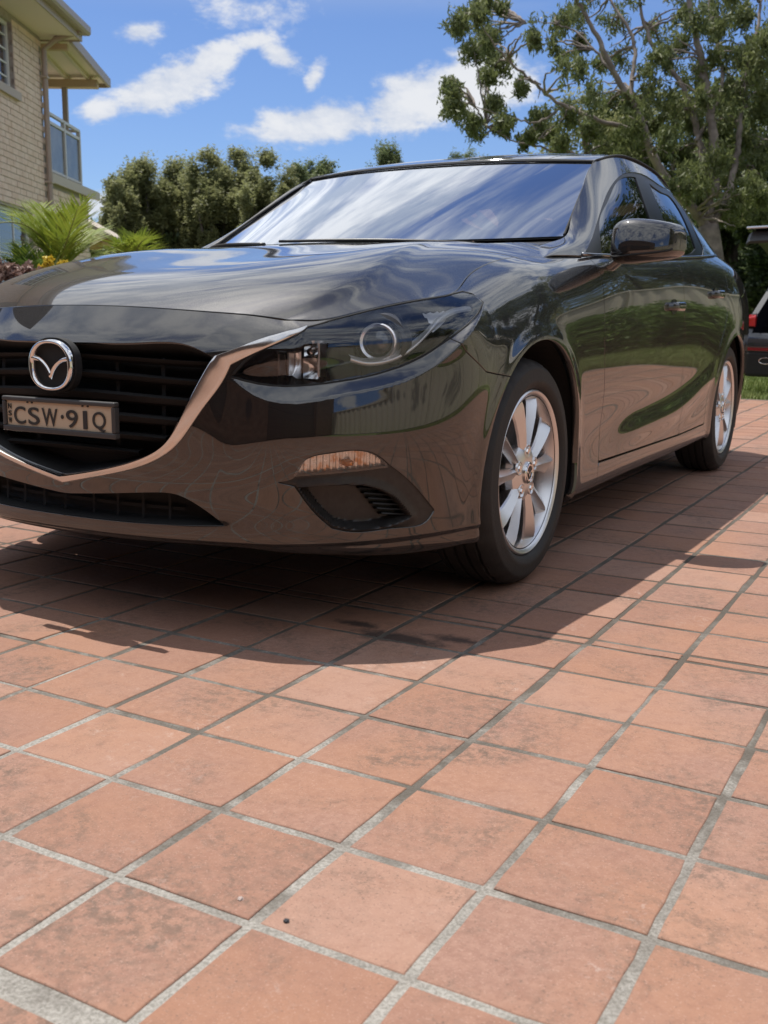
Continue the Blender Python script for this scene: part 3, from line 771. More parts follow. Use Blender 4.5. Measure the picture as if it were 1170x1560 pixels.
def far_gum(u, vtop, wpx, Z, label, m=olive, seed=0, group=None, vbase=None, lean=0):
    r = np.random.default_rng(seed); top = at(u, vtop, Z); base = np.array([top[0], top[1], 0.0]); H = top[2]; W = wpx/1577*Z/2
    t = thing('gum_tree', label, 'tree', tuple(base), group)
    mb = MB(); cl = []
    nl = 7
    limb(mb, [base, base+(r.normal(0, .1), r.normal(0, .1), H*.25), base+(r.normal(0, .2), r.normal(0, .2), H*.5)], .20, .14, 7)
    for k in range(nl):
        a = k/nl*6.28+r.uniform(0, .6); q = r.uniform(.35, 1.0); hh = H*(1-.42*q*q*r.uniform(.5, 1.1))-.55
        e = base+np.array([math.cos(a)*W*q, math.sin(a)*W*q, hh])
        st = base+np.array([0, 0, H*r.uniform(.18, .42)])
        P = limb(mb, [st, st*.5+e*.5+np.array([math.cos(a)*.25, math.sin(a)*.25, -.3]), e], .10, .03, 5, .03, r)
        for f, s in ((1.0, 1.0), (.8, .75)):
            c = P[int((len(P)-1)*f)]+r.normal(0, .18, 3)
            cl.append((c, np.array([W*.36, W*.36, H*.085])*s*r.uniform(.7, 1.3), s))
        for _ in range(6):
            c = e+np.array([r.normal(0, W*.36), r.normal(0, W*.36), -r.uniform(.02, .50)*H*.6])
            if c[2] > H*.2: cl.append((c, np.array([W*.27, W*.27, H*.07])*r.uniform(.6, 1.35), .62))
    cl.append((base+np.array([0, 0, H*.94]), np.array([W*.42, W*.42, H*.06]), .9))
    mb.build('trunk', dbark, t, True); crown('crown', cl, 1050, .18, .072, m, t, r, .1, .75, True)
    return t
far = [(172, 268, 62, 44, 'leftmost far gum tree, short and loose with sky showing through its lower side', olive),
       (218, 240, 92, 46, 'far rounded olive gum tree second from the house', olive),
       (268, 238, 88, 49, 'far olive gum tree just left of the tallest pair', olive),
       (318, 222, 84, 46, 'tall far gum tree with a domed top in the left tree group', olive),
       (362, 222, 78, 48, 'tall far olive gum tree at the middle of the left tree group', olive),
       (408, 226, 84, 45, 'far gum tree above the left end of the windscreen', olive),
       (452, 246, 62, 50, 'lower far gum tree right of the domed ones', greyg),
       (496, 238, 74, 52, 'loose far gum tree at the right end of the left tree group', greyg)]
for k, (u, v, w, Z, lab, m) in enumerate(far): far_gum(u, v, w*1.12, Z, lab, m, 40+k, 'gum trees far behind the car')
far_gum(585, 216, 76, 62, 'lone small far tree top standing above the windscreen', greyg, 71, 'far tree tops over the roof')
far_gum(712, 224, 62, 70, 'low far tree top just over the car roof', greyg, 72, 'far tree tops over the roof')
# undergrowth between the far trunks
def thicket(u0, u1, v0, v1, Z, label, m, seed, per=500, cnt=26):
    r = np.random.default_rng(seed); cl = []
    for _ in range(cnt):
        c = at(r.uniform(u0, u1), r.uniform(v0, v1), Z*r.uniform(.94, 1.06)); s = Z/45
        cl.append((c, np.array([1.1, 1.1, .75])*s*r.uniform(.7, 1.3), 1))
    o = crown('undergrowth', cl, per, .32, .14, m, None, r, .2, .5); tag(o, label, kind='stuff'); return o
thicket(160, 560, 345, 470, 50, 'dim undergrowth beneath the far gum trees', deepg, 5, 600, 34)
# the big gum tree on the right: limbs sited along the photographed ones
gumleaf = leaf_mat('gum_leaf_fresh', (.085, .115, .040), (.15, .18, .065), (.24, .26, .10), .42)
def big_gum():
    Z = 16.5; r = np.random.default_rng(11)
    base = at(1090, 480, Z); base[2] = 0
    t = thing('gum_tree', 'big spreading gum tree with several pale limbs behind the parked car', 'tree', tuple(base))
    mb = MB()
    def L(pts, r0, r1, dz=0.0):
        P = [at(u, v, Z+dz*k/(max(1, len(pts)-1))) for k, (u, v) in enumerate(pts)]
        return limb(mb, P, r0*.74, r1*.62, 9, .010, r, 9)
    tr = limb(mb, [base, at(1088, 420, Z), at(1079, 345, Z)], .21, .16, 12)
    A = L([(1079, 350), (1040, 300), (1002, 254), (971, 172), (934, 109), (907, 50), (872, -10), (850, -60)], .115, .03, -1.2)
    Bq = L([(1010, 262), (985, 215), (962, 136), (964, 59), (930, 0), (915, -60)], .075, .02, 1.0)
    Cq = L([(1082, 340), (1075, 260), (1063, 204), (1034, 122), (1002, 82), (972, -10)], .10, .035, .8)
    Dq = L([(1086, 300), (1088, 217), (1070, 100), (1052, 10), (1040, -70)], .12, .05, -.4)
    Eq = L([(1086, 345), (1110, 292), (1122, 240), (1130, 150), (1150, 60), (1165, -30)], .085, .03, .5)
    Fq = L([(1078, 385), (1083, 345), (1102, 318), (1120, 280), (1150, 255), (1190, 220)], .062, .02, .6)
    G = L([(985, 205), (921, 186), (839, 149), (794, 109), (753, 68), (735, 40)], .06, .015, -1.0)
    H = L([(1020, 280), (960, 262), (880, 235), (790, 217), (740, 190)], .05, .012, 1.4)
    I = L([(1060, 215), (1100, 120), (1085, 40), (1075, -50)], .05, .02, 1.2)
    J = L([(860, 158), (820, 185), (765, 175), (720, 160)], .03, .01, -.5)
    K = L([(945, 128), (900, 70), (860, 40), (800, 35)], .035, .01, .5)
    px = Z/1577
    sprays = [  # (u, v, radius px, weight)
        (1128, 302, 24, .8), (1158, 300, 26, .9), (1168, 325, 24, .9), (1060, 312, 22, .7), (1105, 318, 18, .5), (1145, 335, 22, .8), (1020, 290, 22, .6), (890, 60, 20, .6), (915, 95, 20, .6), (940, 150, 22, .7), (965, 165, 22, .7), (990, 190, 24, .8), (1015, 150, 22, .7), (1045, 130, 24, .7), (1070, 160, 26, .8), (1085, 240, 26, .9), (1120, 150, 28, .9), (1050, 200, 26, .8), (1020, 235, 24, .8), (985, 255, 22, .8), (950, 240, 20, .8), (1005, 80, 20, .5), (1050, 30, 22, .6), (1140, 70, 28, .8), (1100, 90, 26, .8), (1165, 140, 28, .8), (1155, 260, 26, .8), (1110, 275, 24, .7), (1040, 285, 22, .7),
        (700, 45, 26, 1), (722, 20, 24, 1), (745, 60, 30, 1), (715, 85, 26, .9), (760, 95, 28, .9), (690, 130, 20, .7), (700, 165, 26, .9), (725, 190, 26, .9), (752, 150, 26, .8),
        (690, 150, 20, .7), (775, 185, 24, .8), (790, 130, 22, .6), (740, 120, 22, .7), (812, 60, 22, .5), (850, 80, 24, .6), (855, 25, 24, .6), (820, 185, 26, .9), (838, 205, 26, 1), (862, 175, 24, .8),
        (800, 215, 20, .7), (770, 205, 16, .5), (880, 110, 26, .6), (905, 150, 26, .6), (900, 205, 30, 1), (925, 225, 26, .9), (860, 225, 20, .7), (880, 30, 26, .5), (935, 30, 26, .5),
        (960, 200, 30, .9), (975, 235, 28, .9), (1000, 150, 30, .6), (1010, 200, 28, .8), (950, 90, 24, .4), (1000, 40, 28, .5), (1035, 60, 30, .6), (1030, 170, 30, .7), (1040, 240, 34, 1.1),
        (1010, 265, 24, .8), (1060, 270, 34, 1.1), (1085, 210, 30, .9), (1110, 190, 34, 1), (1100, 130, 34, 1), (1120, 90, 34, 1), (1095, 50, 34, 1), (1130, 30, 36, 1.1), (1150, 110, 36, 1.1), (1160, 170, 36, 1.1),
        (1140, 215, 34, 1), (1165, 240, 34, .9), (1120, 255, 28, .8), (1165, 60, 36, 1), (1200, 120, 50, 1), (1200, 30, 50, 1), (1220, 220, 45, 1), (1075, 20, 30, .8), (1110, -10, 34, .9),
        (1060, 110, 26, .6), (1020, 100, 24, .5), (985, 110, 22, .4), (1145, 280, 26, .6), (890, -10, 34, .6), (960, -20, 34, .6), (740, 0, 24, .7), (1030, -20, 34, .7), (760, 15, 18, .5)]
    cl = []; tips = np.concatenate([A, Bq, Cq, Dq, Eq, Fq, G, H, I, J, K]); twig = MB()
    for u, v, R_, k in sprays:
        for _ in range(2):
            z = Z+.7+r.normal(0, 1.1); c = at(u+r.normal(0, 6), v+r.normal(0, 6), z)
            cl.append((c, np.array([R_*px*.85, R_*px*.9, R_*px*1.0])*r.uniform(.7, 1.15), k*.5))
        q = tips[np.argmin(np.linalg.norm(tips-c, axis=1)+.5*np.maximum(0, tips[:, 2]-c[2]))]
        for _ in range(3):
            e = c+r.normal(0, R_*px*.5, 3); m_ = (q+e)/2+np.array([0, 0, .06])+r.normal(0, .05, 3)
            limb(twig, [q, m_, e], .022, .006, 5, .01, r, 5)
    mb.build('trunk', bark, t, True); twig.build('twigs', bark, t, True, kind='stuff')
    crown('crown', cl, 820, .115, .030, gumleaf, t, r, .75, .8)
big_gum()
def mid_gum(u, vtop, wpx, Z, label, m, seed, per=900, low=.25):
    r = np.random.default_rng(seed); top = at(u, vtop, Z); base = np.array([top[0], top[1], 0.0]); H = top[2]; W = wpx/1577*Z/2
    t = thing('tree', label, 'tree', tuple(base)); mb = MB(); cl = []
    limb(mb, [base, base+(0.1, 0, H*.4), base+(0, .1, H*.8)], .16, .05, 8)
    for k in range(22):
        a = r.uniform(0, 6.28); f = r.uniform(low, .97); q = (r.random()**.5)*(1-.55*max(0, f-.5)*2*.8)
        e = base+np.array([math.cos(a)*W*q, math.sin(a)*W*q, H*f]); st = base+np.array([0, 0, H*f*.6])
        limb(mb, [st, (st+e)/2+(0, 0, .15), e], .05, .012, 5, .02, r, 5)
        cl.append((e, np.array([W*.36, W*.36, H*.09])*r.uniform(.7, 1.3), 1))
    mb.build('trunk', dbark, t, True); crown('crown', cl, per, .16, .06, m, t, r, .2, .5, True)
mid_gum(930, 150, 210, 27, 'yellowish gum tree behind the thin limbs of the big one', olive, 81, 800)
mid_gum(1030, 120, 190, 30, 'dull green gum tree behind the fork of the big one', olive, 82, 800)
mid_gum(1150, 110, 200, 26, 'dense grey green gum tree at the right edge behind the big one', greyg, 83, 900)
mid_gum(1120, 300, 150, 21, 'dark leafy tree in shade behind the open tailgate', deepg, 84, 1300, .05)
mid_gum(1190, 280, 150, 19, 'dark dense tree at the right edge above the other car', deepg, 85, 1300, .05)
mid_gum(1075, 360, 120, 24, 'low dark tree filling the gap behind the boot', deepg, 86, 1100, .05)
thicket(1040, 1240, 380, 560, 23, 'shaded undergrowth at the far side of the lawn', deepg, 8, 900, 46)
# ---------------------------------------------------------------- palms and shrubs beside the house
pal = leaf_mat('palm_leaf', (.13, .20, .020), (.22, .29, .035), (.32, .36, .05), .35, 4)
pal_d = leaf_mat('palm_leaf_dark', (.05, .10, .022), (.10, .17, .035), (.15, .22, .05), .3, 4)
stem_m = mat('palm_stem', (.22, .24, .06), .5)
def frond(base, tip, sag, m, parent, n=30, ll=.34, lw=.022, seed=0, side=None):
    r = np.random.default_rng(seed); base = np.array(base); tip = np.array(tip)
    mid = (base+tip)/2+np.array([0, 0, sag]); P = smooth_curve([base, mid, tip], n)
    T = np.gradient(P, axis=0); T /= np.linalg.norm(T, axis=1)[:, None]
    up = np.array([0, 0, 1.0]) if side is None else np.array(side)
    S = np.cross(T, up); S /= np.linalg.norm(S, axis=1)[:, None]+1e-9; U = np.cross(S, T)
    mb = MB(); mb.tube(P, np.linspace(.012, .003, n), 5)
    f = mb.build('frond', stem_m, parent, True)
    V = []; F = []
    for k in range(3, n):
        q = k/(n-1); L = ll*(math.sin(math.pi*min(1, .18+q*.8))**.6)*r.uniform(.85, 1.12)
        for sg in (-1, 1):
            d = S[k]*sg*.62+T[k]*.85+U[k]*.22+r.normal(0, .07, 3); d /= np.linalg.norm(d)
            w = np.cross(d, U[k]); w /= np.linalg.norm(w)
            o = len(V); p = P[k]
            V += [p-w*lw*.3, p+d*L*.4+w*lw*.5, p+d*L+np.array([0, 0, -.12*L]), p+d*L*.4-w*lw*.5, p+w*lw*.3]
            F += [(o, o+4, o+1), (o, o+1, o+3), (o+3, o+1, o+2)]
    me = mesh_from('leaflets', V, F, m); o = link('leaflets', me, f)
    a = o.data.attributes.new('tone', 'FLOAT', 'POINT'); a.data.foreach_set('value', r.random(len(V)).astype(np.float32))
    return f
def palm(label, ub, vb, Z, tips, m, seed, ll=.44, h0=None):
    b = at(ub, vb, Z); g = np.array([b[0], b[1], 0.0])
    t = thing('palm', label, 'palm', tuple(g)); r = np.random.default_rng(seed)
    mb = MB()
    for k in range(3):
        q = g+r.normal(0, .12, 3)*(1, 1, 0); mb.tube([q, (q+b)/2, b+r.normal(0, .05, 3)], [.05, .04, .03], 8)
    mb.build('stem', mat('palm_stem'), t, True)
    for k, (u, v, s) in enumerate(tips):
        e = at(u, v, Z+r.normal(0, .45)); frond(b+r.normal(0, .05, 3), e, s, m, t, 26, ll, .017, seed*50+k)
palm('bright yellow green palm in front of the brick house', 95, 420, 9.2, [(60, 312, .05), (35, 330, .10), (10, 328, .15), (-30, 345, .22), (128, 305, -.02), (118, 318, .0), (85, 330, .04), (145, 352, .05), (20, 375, .12), (60, 360, .06), (128, 385, .1), (-20, 400, .1), (110, 345, .03), (40, 350, .08)], pal, 3)
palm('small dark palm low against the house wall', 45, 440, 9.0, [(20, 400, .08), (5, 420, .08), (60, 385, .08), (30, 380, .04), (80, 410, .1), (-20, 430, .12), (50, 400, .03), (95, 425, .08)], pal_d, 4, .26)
palm('low palm with wispy fronds right of the bright one', 205, 405, 10.2, [(160, 385, .1), (240, 372, .1), (225, 362, .06), (180, 372, .1), (245, 385, .1), (205, 360, .02), (150, 398, .12), (215, 372, .04)], pal, 5, .30)
def bush(name, label, u, v, Z, R_, m, seed, per=1500, size=.07, width=.04, cat='bush'):
    r = np.random.default_rng(seed); c = at(u, v, Z); g = np.array([c[0], c[1], 0.0]); t = thing(name, label, cat, tuple(g)); mb = MB(); cl = []
    for k in range(9):
        e = c+r.normal(0, 1, 3)*np.array([R_*.5, R_*.5, R_*.35]); limb(mb, [g, (g+e)/2+r.normal(0, .05, 3), e], .02, .006, 5); cl.append((e, np.array([R_*.5, R_*.5, R_*.42]), .5))
    z0 = c[2]
    for k in range(10):
        e = g+np.array([r.normal(0, R_*.5), r.normal(0, R_*.5), r.uniform(.15, .8)*z0]); cl.append((e, np.array([R_*.5, R_*.5, R_*.4]), .5))
    mb.build('branches', dbark, t, True); crown('foliage', cl, per, size, width, m, t, r, .1, .6)
    return t
bush('shrub', 'leafy mid green shrub between the two palms', 140, 428, 10.6, .32, leaf_mat('shrub_leaf', (.07, .14, .025), (.13, .21, .04), (.20, .28, .06)), 21, 1400)
bush('shrub', 'dull pinkish shrub at the left edge in front of the palms', 4, 432, 7.6, .16, leaf_mat('russet_leaf', (.16, .11, .08), (.28, .18, .15), (.38, .26, .22)), 22, 700, .05, .03)
bush('shrub', 'grey green shrub beside the porch of the house', 185, 408, 12.5, .28, leaf_mat('sage_leaf', (.10, .14, .05), (.17, .20, .08), (.26, .28, .14)), 23, 1100)
fl = bush('flowering_plant', 'plant with yellow flowers under the bright palm', 77, 412, 8.6, .10, leaf_mat('yellow_petal', (.55, .42, .04), (.70, .52, .06), (.75, .60, .10), .2), 24, 160, .05, .03, 'flower')
# ---------------------------------------------------------------- the neighbouring side: fence, hedge, house (mirrored in the car's flank)
def neighbour():
    cf = mat('cream_steel', (.60, .54, .42), .45)
    def fence(label, p0, p1):
        p0 = np.array(p0); p1 = np.array(p1); L = np.linalg.norm(p1-p0); d = (p1-p0)/L; q = np.array([-d[1], d[0]])
        F_ = thing('fence', label, 'fence', (*p0, 0)); M = lambda V: np.c_[p0+np.asarray(V)[:, :1]*d+np.asarray(V)[:, 1:2]*q, np.asarray(V)[:, 2]]
        y = 0.0
        while y < L-.5:
            w = min(2.37, L-y); n = 24; pr_ = [(y+.03+k/n*(w-.07), .018 if k % 4 in (1, 2) else -.018) for k in range(n+1)]
            V = [(a, b, .05) for a, b in pr_]+[(a, b, 1.82) for a, b in pr_]
            mb = MB(); mb.add(M(np.array(V)), [(k, k+1, n+2+k, n+1+k) for k in range(n)]); mb.build('panel', cf, F_)
            mb = MB(); mb.box((y-.03, -.04, 0), (y+.03, .04, 1.88), M); mb.build('post', cf, F_)
            mb = MB(); mb.box((y+.032, -.035, 1.8), (y+w-.032, .035, 1.86), M); mb.build('rail', cf, F_)
            y += w
    fence('long cream ribbed steel fence along the far side of the drive', (7.3, -6), (7.3, 8.3))
    fence('cream ribbed steel fence running slantwise behind the hedge', (7.25, 8.4), (1.9, 15.4))
    r = np.random.default_rng(5)
    hedge = thing('hedge', 'dark green hedge in front of the cream fence', 'hedge', (4, 11.6, 0)); cl = []
    for k in range(56):
        f = r.uniform(.32, .72); cl.append(((6.8-5.4*f, 8.0+7*f+r.normal(0, .2), r.uniform(.1, 1.05)), np.array([.38, .36, .28]), 1))
    crown('foliage', cl, 500, .08, .05, MATS['shrub_leaf'], hedge, r, .1, .6)
    mb = MB()
    for k in range(12): f = .33+k*.034; mb.tube([(6.8-5.4*f, 8+7*f, 0), (6.8-5.4*f, 8.02+7*f, .7)], [.02, .01], 5)
    mb.build('stems', dbark, hedge)
    N = thing('house', 'low cream house with a hip roof beyond the cream fence', 'house', (14, 16, 0))
    wl = mat('render_cream', (.55, .48, .36), .8)
    mb = MB(); mb.box((10.0, 4, 0), (19, 27, 3.0)); mb.build('wall', wl, N)
    mb = MB(); mb.add([(9.4, 3.4, 3.0), (19.6, 3.4, 3.0), (19.6, 27.6, 3.0), (9.4, 27.6, 3.0), (14.5, 8, 5.2), (14.5, 23, 5.2)], [(0, 1, 4), (1, 2, 5, 4), (2, 3, 5), (3, 0, 4, 5), (3, 2, 1, 0)])
    mb.build('roof', mat('cream_roof', (.50, .46, .40), .6), N)
    for k in range(4):
        mb = MB(); mb.box((9.92, 6+k*4.6, 1.0), (9.997, 7.8+k*4.6, 2.3)); mb.build('window', mat('dark_glass', (.02, .025, .03), .08), N)
    for k, (x, yv, Hh, W, lab) in enumerate([(8.6, 1.5, 5.5, 3.0, 'leafy tree over the fence near the front'), (8.4, 15.5, 7.5, 4, 'leafy tree in the corner past the fences'), (6.0, 19, 9.5, 5, 'broad tree behind the end fence'), (3.6, 18, 8.5, 3.4, 'tall tree behind the end fence nearest the lawn'), (10.5, 26, 10, 6, 'big tree past the cream roofed house'), (3.2, 27, 11, 5, 'tall tree far behind the end fence')]):
        t = thing('tree', lab, 'tree', (x, yv, 0)); mb = MB(); limb(mb, [(x, yv, 0), (x+.1, yv, Hh*.5), (x, yv+.1, Hh*.85)], .15, .05)
        cl = [((x+r.normal(0, W*.22), yv+r.normal(0, W*.22), Hh*r.uniform(.25, .95)), np.array([W*.2, W*.2, Hh*.10]), 1) for _ in range(30)]
        mb.build('trunk', dbark, t); crown('crown', cl, 420, .2, .08, deepg if k % 2 else olive, t, r, .4, .5)
    # behind the camera: the garage end of the house that the front bumper mirrors
    Gq = thing('garage', 'brick garage with two brown doors facing the front of the car', 'garage', (0, -6.4, 0))
    br = mat('brown_brick', fn=vary(5, (.20, .12, .08), (.30, .19, .13)), rough=.9)
    for x0, x1 in ((-7.5, -5.6), (-.5, .5), (5.6, 7.5)):
        mb = MB(); mb.box((x0, -6.4, 0), (x1, -6.0, 2.6)); mb.build('pier', br, Gq)
    mb = MB(); mb.box((-7.5, -6.4, 2.602), (7.5, -6.0, 3.3)); mb.build('wall', br, Gq)
    for x0 in (-5.6, .5):
        mb = MB()
        for k in range(5): mb.box((x0+.002, -6.3, .02+k*.52), (x0+5.098, -6.24, .53+k*.52))
        mb.build('garage_door', mat('door_brown', (.10, .07, .055), .5), Gq)
    mb = MB(); mb.add([(-8.2, -5.4, 3.32), (8.2, -5.4, 3.32), (8.2, -11.4, 5.6), (-8.2, -11.4, 5.6)], [(0, 1, 2, 3)]); mb.build('roof', mat('roof_tile'), Gq)
    mb = MB(); mb.box((-7.5, -13, 0), (7.5, -6.402, 3.3)); mb.build('body', br, Gq)
neighbour()
